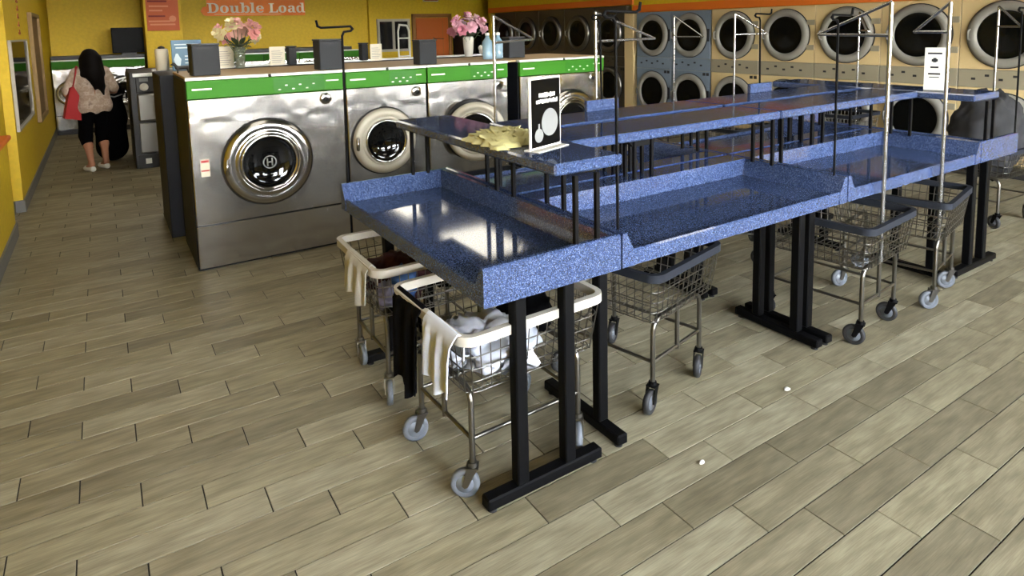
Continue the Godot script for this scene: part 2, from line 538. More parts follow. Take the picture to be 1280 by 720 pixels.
# ------------------------------------------------------------------ room shell
func room() -> void:
	struct("wall_left", MB.new().mm(V(XL - 0.2, 0, ZB - 0.2), V(XL, CEIL, -7.95)).mm(V(XL - 0.2, 0, -7.95), V(XL - 0.08, CEIL, ZF)), M.yellow)
	# low wall before the pilaster, with its orange ledge
	struct("trim_1", MB.new().mm(V(XL - 0.08, 0, -7.0), V(XL + 0.02, 0.86, ZF - 0.2), 0.005), M.yellow)
	struct("trim_2", MB.new().mm(V(XL - 0.08, 0.86, -7.02), V(XL + 0.05, 0.9, ZF - 0.2), 0.008), M.orange)
	struct("baseboard_left", MB.new().mm(V(XL, 0, ZB), V(XL + 0.015, 0.12, -7.95)).mm(V(XL - 0.08, 0, -7.95), V(XL + 0.015, 0.12, -7.935)).mm(V(XL - 0.08, 0, -7.95), V(XL - 0.065, 0.12, -7.0)).mm(V(XL - 0.065, 0, -7.0), V(XL + 0.035, 0.12, -6.985)).mm(V(XL + 0.02, 0, -7.0), V(XL + 0.035, 0.12, ZF - 0.2)), M.baseboard)
	struct("wall_back", MB.new().mm(V(XL - 0.2, 0, ZB - 0.2), V(5.4, CEIL, ZB - 0.1)).mm(V(5.4, 0, ZB - 0.2), V(XR + 0.2, CEIL, ZB)), M.yellow)
	struct("wall_right", MB.new().mm(V(XR, 0, ZB - 0.2), V(XR + 0.2, CEIL, ZF + 0.2)), M.yellow)
	# bulkhead over the dryers, its orange trim in two heights
	struct("wall_bulkhead", MB.new().mm(V(XD + 0.02, 1.97, -8.66), V(XD + 0.14, CEIL, ZF)).mm(V(XD + 0.02, 2.11, -13.65), V(XD + 0.14, CEIL, -8.66)).mm(V(XD + 0.02, 0, -13.75), V(XR, CEIL, -13.65)), M.yellow)
	struct("trim_3", MB.new().mm(V(XD - 0.02, 1.955, -8.6), V(XD + 0.02, 2.085, ZF), 0.005), M.orange)
	struct("trim_4", MB.new().mm(V(XD - 0.02, 2.1, -13.7), V(XD + 0.02, 2.22, -8.6), 0.005), M.orange)
	struct("trim_5", MB.new().mm(V(XD - 0.03, 0, -8.8), V(XD + 0.2, 1.955, -8.57), 0.006), M.cream)
	struct("ceiling", MB.new().mm(V(XL - 0.2, CEIL, ZB - 0.2), V(XR + 0.2, CEIL + 0.15, ZF + 0.2)), M.ceiling)
	# shop front behind the camera: low wall, header, piers, and framed panes between them
	var op := [[-0.4, 0.55], [1.1, 2.4], [3.3, 4.3], [5.4, 6.85], [8.15, 8.95]]
	var fr := MB.new()
	fr.mm(V(XL - 0.2, 0, ZF), V(XR + 0.2, 1.15, ZF + 0.2)).mm(V(XL - 0.2, 2.85, ZF), V(XR + 0.2, CEIL, ZF + 0.2))
	var px0 := XL - 0.2
	for q: Array in op + [[XR + 0.2, 0.0]]:
		fr.mm(V(px0, 1.15, ZF), V(q[0], 2.85, ZF + 0.2))
		px0 = q[1]
	struct("wall_front", fr, M.yellow)
	for i in op.size():
		var a: float = op[i][0]; var b: float = op[i][1]
		var fm := MB.new()
		fm.mm(V(a, 1.15, ZF + 0.06), V(a + 0.04, 2.85, ZF + 0.14)).mm(V(b - 0.04, 1.15, ZF + 0.06), V(b, 2.85, ZF + 0.14))
		fm.mm(V(a + 0.04, 1.15, ZF + 0.06), V(b - 0.04, 1.19, ZF + 0.14)).mm(V(a + 0.04, 2.81, ZF + 0.06), V(b - 0.04, 2.85, ZF + 0.14))
		var wnode := struct("window_%d" % (i + 1), fm, M.dullsteel)
		obj("pane", MB.new().mm(V(a + 0.03, 1.18, ZF + 0.095), V(b - 0.03, 2.82, ZF + 0.103)), M.pane, wnode)
	struct("pavement", MB.new().mm(V(-30, -0.25, ZF + 0.2), V(40, -0.05, 40)), mat(rgb(150, 146, 138), 0.9))
	# ceiling troffers
	var k := 0
	for px: Array in [[0.9, "over the aisle"], [4.3, "over the tables"]]:
		for i in 6:
			var z := -0.7 - 2.3 * i
			var l := thing("ceiling_light", "white ceiling light panel %s, %s" % [px[1], ["nearest the shop front", "second from the shop front", "third from the shop front", "third from the back wall", "second from the back wall", "nearest the back wall"][i]], "ceiling light", V(px[0], CEIL, z), 0.0, "ceiling light panels")
			obj("frame", MB.new().mm(V(-0.42, -0.03, -0.66), V(0.42, 0.0, -0.62)).mm(V(-0.42, -0.03, 0.62), V(0.42, 0.0, 0.66)).mm(V(-0.42, -0.03, -0.62), V(-0.38, 0.0, 0.62)).mm(V(0.38, -0.03, -0.62), V(0.42, 0.0, 0.62)), M.lampframe, l)
			obj("diffuser", MB.new().mm(V(-0.38, -0.02, -0.62), V(0.38, -0.005, 0.62)), M.lamp, l)
			var ar := AreaLight3D.new()
			ar.name = "glow"
			l.add_child(ar)
			ar.position = V(0, -0.04, 0)
			ar.rotation = V(-PI / 2, 0, 0)
			ar.area_size = Vector2(0.74, 1.2)
			ar.light_color = Color(1.0, 0.96, 0.88)
			ar.light_energy = 1.1
			ar.area_range = 30.0
			ar.shadow_enabled = true
			k += 1

# ------------------------------------------------------------------ floor
const PW := 0.1524
const PL := 0.5993
func to_px(cam: Transform3D, p: Vector3) -> Vector2:
	var c := cam.affine_inverse() * p
	if c.z > -0.1: return Vector2(-9999, -9999)
	return Vector2(640.0 + 799.0 * c.x / -c.z, 123.0 - 799.0 * c.y / -c.z)
func plank_mesh(s: Vector2, uv0: Vector2, uvs: Vector2) -> ArrayMesh:
	var mb := MB.new()
	plank_into(mb, V(0, 0, 0), s, uv0, uvs)
	return mb.st.commit()
func plank_into(mb: MB, c: Vector3, s: Vector2, uv0: Vector2, uvs: Vector2) -> void:
	var h := s * 0.5; var b := 0.0003
	var top: Array[Vector3] = []; var mid: Array[Vector3] = []; var low: Array[Vector3] = []; var uv: Array[Vector2] = []
	for k: Array in [[-1, -1], [1, -1], [1, 1], [-1, 1]]:
		top.append(c + V(k[0] * (h.x - b), 0, k[1] * (h.y - b)))
		mid.append(c + V(k[0] * h.x, -b, k[1] * h.y))
		low.append(c + V(k[0] * h.x, -0.01, k[1] * h.y))
		uv.append(uv0 + Vector2((k[0] + 1) * 0.5, (k[1] + 1) * 0.5) * uvs)
	for t: Array in [[0, 1, 2], [0, 2, 3]]:
		for e: int in t: mb.v(top[e], Vector3.UP, uv[e])
	for i in 4:
		var j := (i + 1) % 4
		var o := ((top[i] + top[j]) * 0.5 - c).normalized()
		var nn := (o + Vector3.UP).normalized()
		for q: Array in [[top[i], mid[i], mid[j], nn], [top[i], mid[j], top[j], nn], [mid[i], low[i], low[j], o], [mid[i], low[j], mid[j], o]]:
			var a: Vector3 = q[0]; var e: Vector3 = q[1]; var f: Vector3 = q[2]; var n: Vector3 = q[3]
			if (e - a).cross(f - a).dot(n) > 0.0:
				var sw := e
				e = f; f = sw
			for p: Vector3 in [a, e, f]: mb.v(p, n, uv[i])

func floor_planks() -> void:
	var fl := struct("floor", MB.new().mm(V(XL - 0.2, -0.2, ZB - 0.2), V(XR + 0.2, -0.0045, ZF + 0.2)), M.grout)
	var camx: Transform3D = (get_node("camera") as Camera3D).transform
	var rng := RandomNumberGenerator.new()
	rng.seed = 77
	var size := Vector2(PL - 0.0052, PW - 0.0058)
	var uvs := Vector2(0.235, 0.23)
	var variants: Array = []
	for i in 16: variants.append(plank_mesh(size, Vector2((i % 4) * 0.25, (i / 4) * 0.25), uvs))
	var near: Array = []
	var rest: Array = []
	for r in range(-74, 44):
		for k in range(-40, 40):
			var x := -0.3959 + PL / 3.0 * r + k * PL + PL * 0.5
			var z := -3.5229 + (r + 0.5) * PW
			if x < XL - 0.4 or x > XR + 0.35 or z < ZB - 0.1 or z > ZF + 0.1: continue
			var p := V(x, 0, z)
			var q := to_px(camx, p)
			var rec := [p, rng.randi() % 16, [0, 0, 1, 1, 2, 3, 3][rng.randi() % 7], p.distance_to(CAM)]
			if q.x > -60 and q.x < 1340 and q.y > 0 and q.y < 780: near.append(rec)
			else: rest.append(rec)
	near.sort_custom(func(a: Array, b: Array) -> bool: return a[3] < b[3])
	for i in near.size():
		if i >= 300:
			rest.append(near[i])
			continue
		var o := MeshInstance3D.new()
		o.mesh = variants[near[i][1]]
		o.name = "plank" if i == 0 else "plank_%03d" % i
		o.material_override = M.plank[near[i][2]]
		fl.add_child(o)
		o.position = near[i][0]
	for t in 4:
		var mb := MB.new()
		for rec: Array in rest:
			if rec[2] != t: continue
			var p: Vector3 = rec[0]
			var lo := maxf(p.x - size.x * 0.5, XL - 0.19); var hi := minf(p.x + size.x * 0.5, XR + 0.19)
			if hi - lo < 0.02: continue
			plank_into(mb, V((lo + hi) * 0.5, 0, p.z), Vector2(hi - lo, size.y), Vector2((rec[1] % 4) * 0.25, (rec[1] / 4) * 0.25), uvs)
		var o := obj("far_planks", mb, M.plank[t], fl)
		o.set_meta("kind", "stuff")
	for s: Array in [[2.62, -1.72, 0.022, "small crumpled white paper scrap on the floor in front of the second table"], [1.88, -1.6, 0.014, "tiny white paper scrap on the floor nearest the front table foot"]]:
		tag(obj("paper_scrap", MB.new().blob(V(s[0], 0.006, s[1]), V(s[2], 0.006, s[2] * 0.6), 0.5, 4.0, int(s[0] * 100), 10, 6), M.white), s[3], "paper scrap", "paper scraps on the floor")

# ------------------------------------------------------------------ folding tables
const Y0 := 0.82
const YT := 0.865
const YL := 0.882
const YR := 0.955
# rim of trapezoid section along an edge from a to b, inside to the left of the walk seen from above
func rim(mb: MB, a: Vector3, b: Vector3, inward: Vector3, top: float, wt: float, wb: float, e := 0.0) -> void:
	var u := (b - a).normalized()
	if top > YL:
		a += u * e; b -= u * e
	var d := (b - a)
	var c := 0.006
	var poly := [Vector2(0, 0), Vector2(wb, 0), Vector2(wb, YT - Y0 + 0.001), Vector2(wt, top - Y0), Vector2(c, top - Y0), Vector2(0, top - Y0 - c)]
	var bs := Basis(inward, Vector3.UP, d.normalized())
	mb.prism(poly, Transform3D(bs, V(a.x, Y0, a.z)), d.length())

func t_leg(t: Node3D, c: Vector3, along: Vector3, half: float, ups: Array) -> void:
	var side := Vector3.UP.cross(along)
	var bs := Basis(along, Vector3.UP, -side if Basis(along, Vector3.UP, side).determinant() < 0 else side)
	var ft := MB.new()
	ft.x = Transform3D(bs, c)
	ft.box(V(0, 0.037, 0), V(half * 2, 0.045, 0.055), 0.006)
	var foot := obj("foot_bar", ft, M.blackmetal, t)
	for s: float in [-1.0, 1.0]:
		var pd := MB.new()
		pd.x = ft.x
		pd.lathe([Vector2(0.0, 0.0145), Vector2(0.016, 0.0145), Vector2(0.018, 0.0), Vector2(0.0, 0.0)], Transform3D(Basis(Vector3.RIGHT, -PI / 2), V(s * (half - 0.03), 0, 0)), 10, true)
		obj("levelling_pad", pd, M.rubber, foot)
	for u: float in ups:
		var up := MB.new()
		up.x = ft.x
		up.box(V(u, 0.06 + (Y0 - 0.06) * 0.5, 0), V(0.05, Y0 - 0.06, 0.05), 0.005)
		obj("upright", up, M.blackmetal, t)

func shelf_post(t: Node3D, at: Vector3, y1 := 1.206) -> void:
	obj("shelf_post", MB.new().mm(V(at.x - 0.009, at.y, at.z - 0.009), V(at.x + 0.009, y1, at.z + 0.009), 0.002), M.blackmetal, t)

func hook_rod(t: Node3D, b: Vector3, top: float, s: float, r := 0.006) -> void:
	# rod with a jog, a U turn, a long arm and an upturned tip
	var p: Array = [b, V(b.x - 0.01 * s, top - 0.02, b.z), V(b.x - 0.02 * s, top, b.z), V(b.x - 0.055 * s, top + 0.004, b.z), V(b.x - 0.066 * s, top + 0.014, b.z), V(b.x - 0.055 * s, top + 0.027, b.z), V(b.x + 0.095 * s, top + 0.022, b.z), V(b.x + 0.112 * s, top + 0.03, b.z), V(b.x + 0.118 * s, top + 0.06, b.z)]
	obj("hook_rod", MB.new().tube(p, r, 7), M.blackmetal, t)

func tables() -> void:
	var g := "blue folding tables of the centre island"
	# near end table, long side running away
	var a := 0.995; var b := 1.595; var z0 := -1.75; var z1 := -3.22
	var t := thing("folding_table", "blue speckled end table with black T leg nearest the camera", "table", Vector3.ZERO, 0.0, g)
	end_tray(t, a, b, z0, z1, 1.0)
	obj("shelf", MB.new().mm(V(1.33, 1.205, z1 - 0.04), V(1.655, 1.25, z0 - 0.05), 0.008), M.blue, t)
	for p: Array in [[1.395, -3.2], [1.485, -3.2], [1.40, -1.775], [1.50, -1.775], [1.575, -2.46], [1.575, -2.61]]: shelf_post(t, V(p[0], YR - 0.01, p[1]))
	t_leg(t, V(1.305, 0, -1.86), Vector3.RIGHT, 0.265, [-0.11, 0.11])
	t_leg(t, V(1.305, 0, -3.1), Vector3.RIGHT, 0.265, [-0.11, 0.11])
	hook_rod(t, V(1.03, YR - 0.005, -3.205), 1.735, -1.0)
	# far end table
	t = thing("folding_table", "blue speckled end table at the far right end, before the cream dryers", "table", Vector3.ZERO, 0.0, g)
	end_tray(t, 4.645, 5.2, z0, z1, -1.0)
	obj("shelf", MB.new().mm(V(4.64, 1.205, z1 - 0.04), V(5.0, 1.25, z0 - 0.05), 0.008), M.blue, t)
	for p: Array in [[4.755, -1.775], [4.855, -1.775], [4.755, -3.2], [4.855, -3.2], [4.665, -2.46], [4.665, -2.61]]: shelf_post(t, V(p[0], YR - 0.01, p[1]))
	t_leg(t, V(4.99, 0, -1.89), Vector3.RIGHT, 0.3, [-0.1, 0.1])
	t_leg(t, V(4.99, 0, -3.1), Vector3.RIGHT, 0.3, [-0.1, 0.1])
	hook_rod(t, V(5.185, YR - 0.005, -1.765), 1.77, 1.0)
	# the two tables facing the camera and the two behind, back to back
	for i in 4:
		var front := i < 2
		var x0 := 1.605 if i % 2 == 0 else 3.135
		var x1 := 3.125 if i % 2 == 0 else 4.635
		t = thing("folding_table", ["blue speckled folding table with low front lip, beside the near end table", "blue speckled folding table facing the camera, beside the far end table", "blue folding table on the far side, back to back beside the near end", "blue folding table on the far side, back to back before the far end"][i], "table", Vector3.ZERO, 0.0, g)
		var s := 1.0 if front else -1.0
		var zc := -2.485
		var zf := zc + s * 0.735; var zb := zc + s * 0.008
		var mb := MB.new()
		mb.mm(V(x0 + 0.005, Y0 + 0.001, minf(zf, zb) + 0.005), V(x1 - 0.005, YT, maxf(zf, zb) - 0.005))
		rim(mb, V(x0, 0, zf), V(x0, 0, zb), Vector3.RIGHT, YR, 0.022, 0.065, 0.0)
		rim(mb, V(x1, 0, zf), V(x1, 0, zb), Vector3.LEFT, YR, 0.022, 0.065)
		rim(mb, V(x0 + 0.003, 0, zf - s * 0.003), V(x1 - 0.003, 0, zf - s * 0.003), V(0, 0, -s), YL, 0.012, 0.03)
		rim(mb, V(x0 + 0.003, 0, zb + s * 0.003), V(x1 - 0.003, 0, zb + s * 0.003), V(0, 0, s), YR - 0.0015, 0.13, 0.145)
		obj("tray", mb, M.blue, t)
		var sa := zc + s * 0.35; var sb := zc + s * 0.035
		obj("shelf", MB.new().mm(V(x0 + 0.065 if i % 2 == 0 else x0 + 0.002, 1.205, minf(sa, sb)), V(x1 - 0.002 if i % 2 == 0 else x1 - 0.0, 1.25, maxf(sa, sb)), 0.007), M.blue, t)
		for px: float in [x0 + 0.035, x1 - 0.035]:
			shelf_post(t, V(px, YR - 0.01, zc + s * 0.325)); shelf_post(t, V(px, YR - 0.01, zc + s * 0.2))
		var xm := (x0 + x1) * 0.5 - (0.05 if i % 2 == 0 else 0.03)
		for px: float in [-0.06, 0.06]:
			shelf_post(t, V(xm + px, YR - 0.01, zc + s * 0.115)); shelf_post(t, V(xm + px, YR - 0.01, zc + s * 0.045))
		if i % 2 == 0:
			obj("gusset", MB.new().prism([Vector2(-0.15, 0), Vector2(0.15, 0), Vector2(0.07, -0.085), Vector2(-0.07, -0.085)], T(V(xm, 1.205, zc + s * 0.085)), 0.03), M.blackmetal, t)
		for px: float in [x0 + 0.085 if i % 2 == 0 else x0 + 0.04, x1 - 0.04]:
			t_leg(t, V(px, 0, zc + s * 0.38), Vector3(0, 0, s), 0.262, [-0.12, 0.12])
		if front:
			hook_rod(t, V(x0 + 0.03 if i == 0 else x0 - 0.03, YR - 0.005, zf - 0.06), 1.765 if i == 0 else 1.74, 1.0)
		else:
			obj("end_panel", MB.new().mm(V(x0 + 0.7 if i == 2 else x0 + 0.62, 1.25, sa + 0.002), V(x0 + 0.94 if i == 2 else x0 + 0.86, 1.315, sa + 0.03), 0.004), M.blue, t)
			hook_rod(t, V(x0 + 0.82 if i == 2 else x0 + 0.74, 1.31, sa + 0.015), 1.77, 1.0)
	# notice and yellow bundle on the near shelf, price card on the far shelf
	var nt := thing("counter_sign", "black sign with white border and two white circles on the near shelf", "sign", V(1.49, 1.25, -2.08), 0.32)
	obj("frame", MB.new().mm(V(-0.105, 0.002, -0.006), V(0.105, 0.29, 0.004), 0.002), M.white, nt)
	obj("face", MB.new().mm(V(-0.097, 0.012, 0.0042), V(0.097, 0.282, 0.0055)), M.screen, nt)
	var rng := RandomNumberGenerator.new()
	rng.seed = 4
	for row: Array in [[0.218, -0.048, 0.06, 0.02], [0.194, -0.066, 0.072, 0.018]]:
		var px: float = row[1]
		while px < row[2]:
			var w := rng.randf_range(0.007, 0.011)
			bits("letter", [[px, row[0] - row[3] * rng.randf_range(0.35, 0.55), px + w, row[0] + row[3] * rng.randf_range(0.25, 0.5)]], 0.0056, 0.0066, M.white, nt)
			px += w + 0.0035
	obj("printed_circle", MB.new().lathe([Vector2(0.056, 0.0), Vector2(0.056, 0.0012), Vector2(0, 0.0012)], T(V(0.024, 0.105, 0.0055)), 28, true), M.glassgrey, nt)
	obj("printed_circle", MB.new().lathe([Vector2(0.028, 0.0), Vector2(0.028, 0.0012), Vector2(0, 0.0012)], T(V(-0.05, 0.058, 0.0055)), 20, true).mm(V(-0.055, 0.08, 0.0055), V(-0.045, 0.105, 0.0067)), M.glassgrey, nt)
	obj("stand", MB.new().mm(V(-0.105, 0, -0.03), V(0.105, 0.004, 0.045), 0.001), M.white, nt)
	var yb := MB.new()
	var yn := FastNoiseLite.new()
	yn.seed = 31; yn.frequency = 9.0; yn.fractal_octaves = 2
	yb.sheet(func(u: float, v: float) -> Vector3:
		var e := sqrt(maxf(sin(PI * u) * sin(PI * v), 0.0))
		var k := yn.get_noise_2d(u, v * 0.6)
		return V(lerpf(1.30, 1.61, u) + 0.03 * k, 1.2535 + 0.04 * e + 0.03 * absf(k) * e, lerpf(-2.13, -2.46, v) - 0.07 * u + 0.02 * k), 30, 30, 0.003)
	tag(obj("yellow_bundle", yb, mat(rgb(188, 182, 128), 0.45)), "crumpled pale yellow bundle on the near shelf beside the black sign", "bundle")
	var pc := thing("price_card", "tall white printed card standing on the shelf near the far end", "sign", V(4.79, 1.25, -2.11), -1.36)
	obj("card", MB.new().mm(V(-0.06, 0, -0.003), V(0.06, 0.29, 0.003), 0.001), M.white, pc)
	for r: Array in [[0.245, 0.07, 0.012], [0.19, 0.016, 0.03], [0.195, -0.03, 0.018], [0.15, 0.04, 0.012], [0.105, 0.06, 0.012], [0.085, 0.05, 0.006]]:
		bits("printed_line", [[-absf(r[1]) * 0.6, r[0], absf(r[1]) * 0.6, r[0] + r[2]]], 0.003, 0.004, M.darkgrey, pc)

func end_tray(t: Node3D, a: float, b: float, z0: float, z1: float, s: float) -> void:
	var mb := MB.new()
	mb.mm(V(a + 0.005, Y0 + 0.001, z1 + 0.005), V(b - 0.005, YT, z0 - 0.005))
	rim(mb, V(a, 0, z0), V(b, 0, z0), V(0, 0, -1), YR, 0.022, 0.065)
	rim(mb, V(a, 0, z1), V(b, 0, z1), V(0, 0, 1), YR, 0.022, 0.065)
	if s > 0:
		rim(mb, V(b - 0.003, 0, z0 - 0.003), V(b - 0.003, 0, z1 + 0.003), Vector3.LEFT, YR - 0.0015, 0.03, 0.05)
		rim(mb, V(a + 0.003, 0, z0 - 0.003), V(a + 0.003, 0, z1 + 0.003), Vector3.RIGHT, YL, 0.012, 0.03)
	else:
		rim(mb, V(a + 0.003, 0, z0 - 0.003), V(a + 0.003, 0, z1 + 0.003), Vector3.RIGHT, YR - 0.0015, 0.03, 0.05)
		rim(mb, V(b - 0.003, 0, z0 - 0.003), V(b - 0.003, 0, z1 + 0.003), Vector3.LEFT, YL, 0.012, 0.03)
	obj("tray", mb, M.blue, t)

# ------------------------------------------------------------------ washers
func washer(label: String, at: Vector3, turn: float, w: float, h: float, door: Vector3, open := 0.0, detail := true, called := "washing_machine", low := false, pale := false) -> Node3D:
	# front at z = 0 facing +z, x from 0 to w; door = (x, y, radius)
	var t := thing(called, label, "washing machine", at, turn, "washing machines")
	var d := 0.86
	obj("body", MB.new().mm(V(0, 0.0, -d), V(w, h - 0.02, -0.03), 0.006), M.side, t)
	obj("front_panel", MB.new().mm(V(0.006, 0.342, -0.03), V(w - 0.006, h - 0.158, 0.0), 0.005), M.steel, t)
	obj("lower_panel", MB.new().mm(V(0.006, 0.02, -0.03), V(w - 0.006, 0.336, 0.0), 0.005), M.steel, t)
	var bd := obj("control_band", MB.new().mm(V(0.004, h - 0.155, -0.03), V(w - 0.004, h - 0.024, 0.008), 0.004), M.green, t)
	obj("top_strip", MB.new().mm(V(0.0, h - 0.022, -0.05), V(w, h, 0.01), 0.004), M.strip, t)
	if detail:
		var pn := obj("display_panel", MB.new().mm(V(w * 0.52, h - 0.145, 0.0085), V(w * 0.86, h - 0.034, 0.0105), 0.001), M.greenpanel, bd)
		for i in 6: bits("button", [[w * 0.55 + i * w * 0.045, h - 0.128 + (i % 2) * 0.03, w * 0.55 + i * w * 0.045 + 0.018, h - 0.12 + (i % 2) * 0.03]], 0.0105, 0.013, M.white, bd)
		bits("name_plate", [[0.04, h - 0.092, 0.17, h - 0.08], [w - 0.15, h - 0.082, w - 0.05, h - 0.073]], 0.0085, 0.0095, M.white, bd)
		obj("lock", MB.new().lathe([Vector2(0.012, 0.0), Vector2(0.012, 0.008), Vector2(0, 0.01)], T(V(w * 0.5, h - 0.012, 0.01)), 10), M.black, t)
		var dx := w - 0.16 if w > 0.9 else w - 0.1
		var dl := obj("soap_dial", MB.new().lathe([Vector2(0.045, 0.0), Vector2(0.045, 0.008), Vector2(0.034, 0.014), Vector2(0, 0.014)], T(V(dx, h - 0.22, 0)), 24), M.chrome, t)
		obj("dial_core", MB.new().lathe([Vector2(0.02, 0.014), Vector2(0.02, 0.022), Vector2(0, 0.024)], T(V(dx, h - 0.22, 0)), 16), M.black, dl)
		var lb := obj("warning_label", MB.new().mm(V(0.06, door.y - 0.06, 0.0005), V(0.12, door.y + 0.07, 0.0015)), M.paper, t)
		bits("label_print", [[0.063, door.y + 0.045, 0.117, door.y + 0.062], [0.063, door.y - 0.02, 0.117, door.y - 0.01]], 0.0015, 0.0022, M.red, lb)
	var r := door.z
	var dt := T(V(door.x, door.y, 0.0))
	obj("door_gasket", MB.new().lathe([Vector2(r, -0.01), Vector2(r, 0.012), Vector2(r - 0.018, 0.016), Vector2(r * 0.55, 0.004), Vector2(r * 0.55, -0.02)], dt, 48), M.rubber, t)
	if open != 0.0:
		dt = T(V(door.x - r, door.y, 0.03), Basis(Vector3.UP, open)) * T(V(r, 0, 0))
	var dr := obj("door", MB.new().lathe([Vector2(r - 0.012, 0.012), Vector2(r - 0.012, 0.035), Vector2(r - 0.03, 0.05), Vector2(r - 0.075, 0.056), Vector2(r * 0.72, 0.046), Vector2(r * 0.70, 0.06), Vector2(r * 0.66, 0.064), Vector2(r * 0.62, 0.05), Vector2(r * 0.6, 0.02)], dt, 56), M.palering if pale else M.steel, t)
	obj("door_glass", MB.new().lathe([Vector2(r * 0.62, 0.045), Vector2(r * 0.56, 0.052), Vector2(r * 0.42, 0.03), Vector2(r * 0.2, 0.018), Vector2(0, 0.015)], dt, 40), M.glass, dr)
	obj("chrome_rim", MB.new().lathe([Vector2(r * 0.63, 0.05), Vector2(r * 0.63, 0.068), Vector2(r * 0.59, 0.07), Vector2(r * 0.57, 0.052)], dt, 40), M.chrome, dr)
	if detail:
		var hd := MB.new()
		hd.x = dt
		hd.tube([V(-r + 0.045, -0.05, 0.05), V(-r + 0.03, -0.04, 0.085), V(-r + 0.03, 0.04, 0.085), V(-r + 0.045, 0.05, 0.05)], 0.011, 8)
		obj("door_handle", hd, M.chrome, dr)
		if low:
			# round emblem with an H shaped mark on the glass
			var em := MB.new()
			em.x = dt * T(V(0, 0, 0.045))
			em.lathe([Vector2(0.05, 0), Vector2(0.05, 0.004), Vector2(0.042, 0.004), Vector2(0.042, 0)], T(Vector3.ZERO), 28, true)
			em.box(V(-0.017, 0.0, 0.002), V(0.01, 0.06, 0.004)).box(V(0.017, 0.0, 0.002), V(0.01, 0.06, 0.004)).box(V(0, 0, 0.002), V(0.03, 0.01, 0.004))
			obj("emblem", em, M.glassgrey, dr)
	return t

func washers() -> void:
	var z := -5.057
	washer("large stainless washer with green band and closed round door, nearest the aisle", V(0.49, 0, z), 0, 1.15, 1.43, V(0.53, 0.765, 0.335), 0.0, true, "washing_machine", true)
	washer("stainless washer with green band, second from the aisle, pale round door", V(1.645, 0, z), 0, 0.72, 1.43, V(0.31, 0.82, 0.285), 0.0, true, "washing_machine", false, true)
	washer("stainless washer with door ajar, third from the aisle behind the near shelf", V(2.37, 0, z), 0, 0.83, 1.43, V(0.42, 0.83, 0.275), -0.5, true, "washing_machine", false, true)
	washer("stainless washer with green band beyond the dark gap, behind the black sign", V(3.33, 0, z), 0, 1.05, 1.43, V(0.6, 0.79, 0.33))
	# machines at the back of the island face the other way
	for i in 4:
		washer(["dark grey flank of a washer facing away, nearest the aisle", "washer facing away behind the flower vase", "washer facing away behind the third washer", "washer facing away at the right end of the island"][i], V(0.4 + 0.98 * (i + 1), 0, -6.94), PI, 0.98, 1.42, V(0.49, 0.8, 0.3), 0.0, false)
	var top := MB.new().mm(V(0.5, 1.4115, -6.06), V(4.38, 1.43, -5.112), 0.004)
	tag(obj("wooden_worktop", top, M.wood), "brown wooden worktop covering the island of washers", "worktop")
	# row by the back wall
	for i in 8:
		var x := -0.74 + 0.72 * i
		if i == 2: x = -0.74 + 0.72 * 1 + 0.72
		if i >= 2: x += 0.68
		if x > 4.8: continue
		var lab: String = ["back wall washer with green band, in the left corner behind the woman", "back wall washer under the black television", "first back wall washer right of the yellow column", "second back wall washer right of the yellow column", "third back wall washer right of the yellow column", "fourth back wall washer right of the yellow column", "fifth back wall washer right of the yellow column", "last back wall washer before the dark window"][i]
		var b := washer(lab, V(x, 0, -13.83), 0, 0.72, 1.33, V(0.25 if i == 0 else 0.36, 0.74, 0.22 if i == 0 else 0.27), 0.0, false)
		obj("plinth", MB.new().mm(V(0.0, 0.0, -0.02), V(0.72, 0.09, 0.012), 0.004), M.black, b)
	tag(obj("ledge", MB.new().mm(V(-0.75, 1.331, -14.6), V(0.72, 1.39, -14.0), 0.004), M.black), "black ledge running above the back washers left of the column", "ledge")
	tag(obj("ledge", MB.new().mm(V(1.36, 1.331, -14.65), V(4.75, 1.4, -14.0), 0.004), M.black), "black ledge running above the back washers right of the column", "ledge")
	# machine in the second island, seen beside the aisle
	var m := thing("dark_washing_machine", "narrow black and steel washer with round dial behind the island, beside the aisle", "washing machine", V(0.29, 0, -9.58))
	obj("body", MB.new().mm(V(0, 0, -1.2), V(0.75, 1.26, -0.03), 0.008), M.black, m)
	obj("front_panel", MB.new().mm(V(0.07, 0.2, -0.03), V(0.74, 0.6, 0.0), 0.01), M.dullsteel, m)
	obj("door_panel", MB.new().mm(V(0.07, 0.62, -0.03), V(0.74, 0.98, 0.02), 0.02), M.dullsteel, m)
	var cp := obj("control_panel", MB.new().mm(V(0.07, 1.0, -0.03), V(0.74, 1.2, 0.0), 0.005), M.black, m)
	obj("dial", MB.new().lathe([Vector2(0.05, 0.0), Vector2(0.05, 0.01), Vector2(0.03, 0.02), Vector2(0, 0.02)], T(V(0.16, 1.07, 0)), 20), M.white, cp)
	obj("display", MB.new().mm(V(0.11, 1.14, 0.0), V(0.21, 1.19, 0.004)), M.glassgrey, cp)
	obj("top_strip", MB.new().mm(V(0.04, 1.205, -0.04), V(0.75, 1.25, 0.01), 0.004), M.strip, m)
	obj("plinth", MB.new().mm(V(0.03, 0.0, -0.03), V(0.74, 0.18, 0.015), 0.004), M.black, m)
	obj("sticker", MB.new().mm(V(0.11, 0.06, 0.015), V(0.18, 0.13, 0.017)), M.white, m)

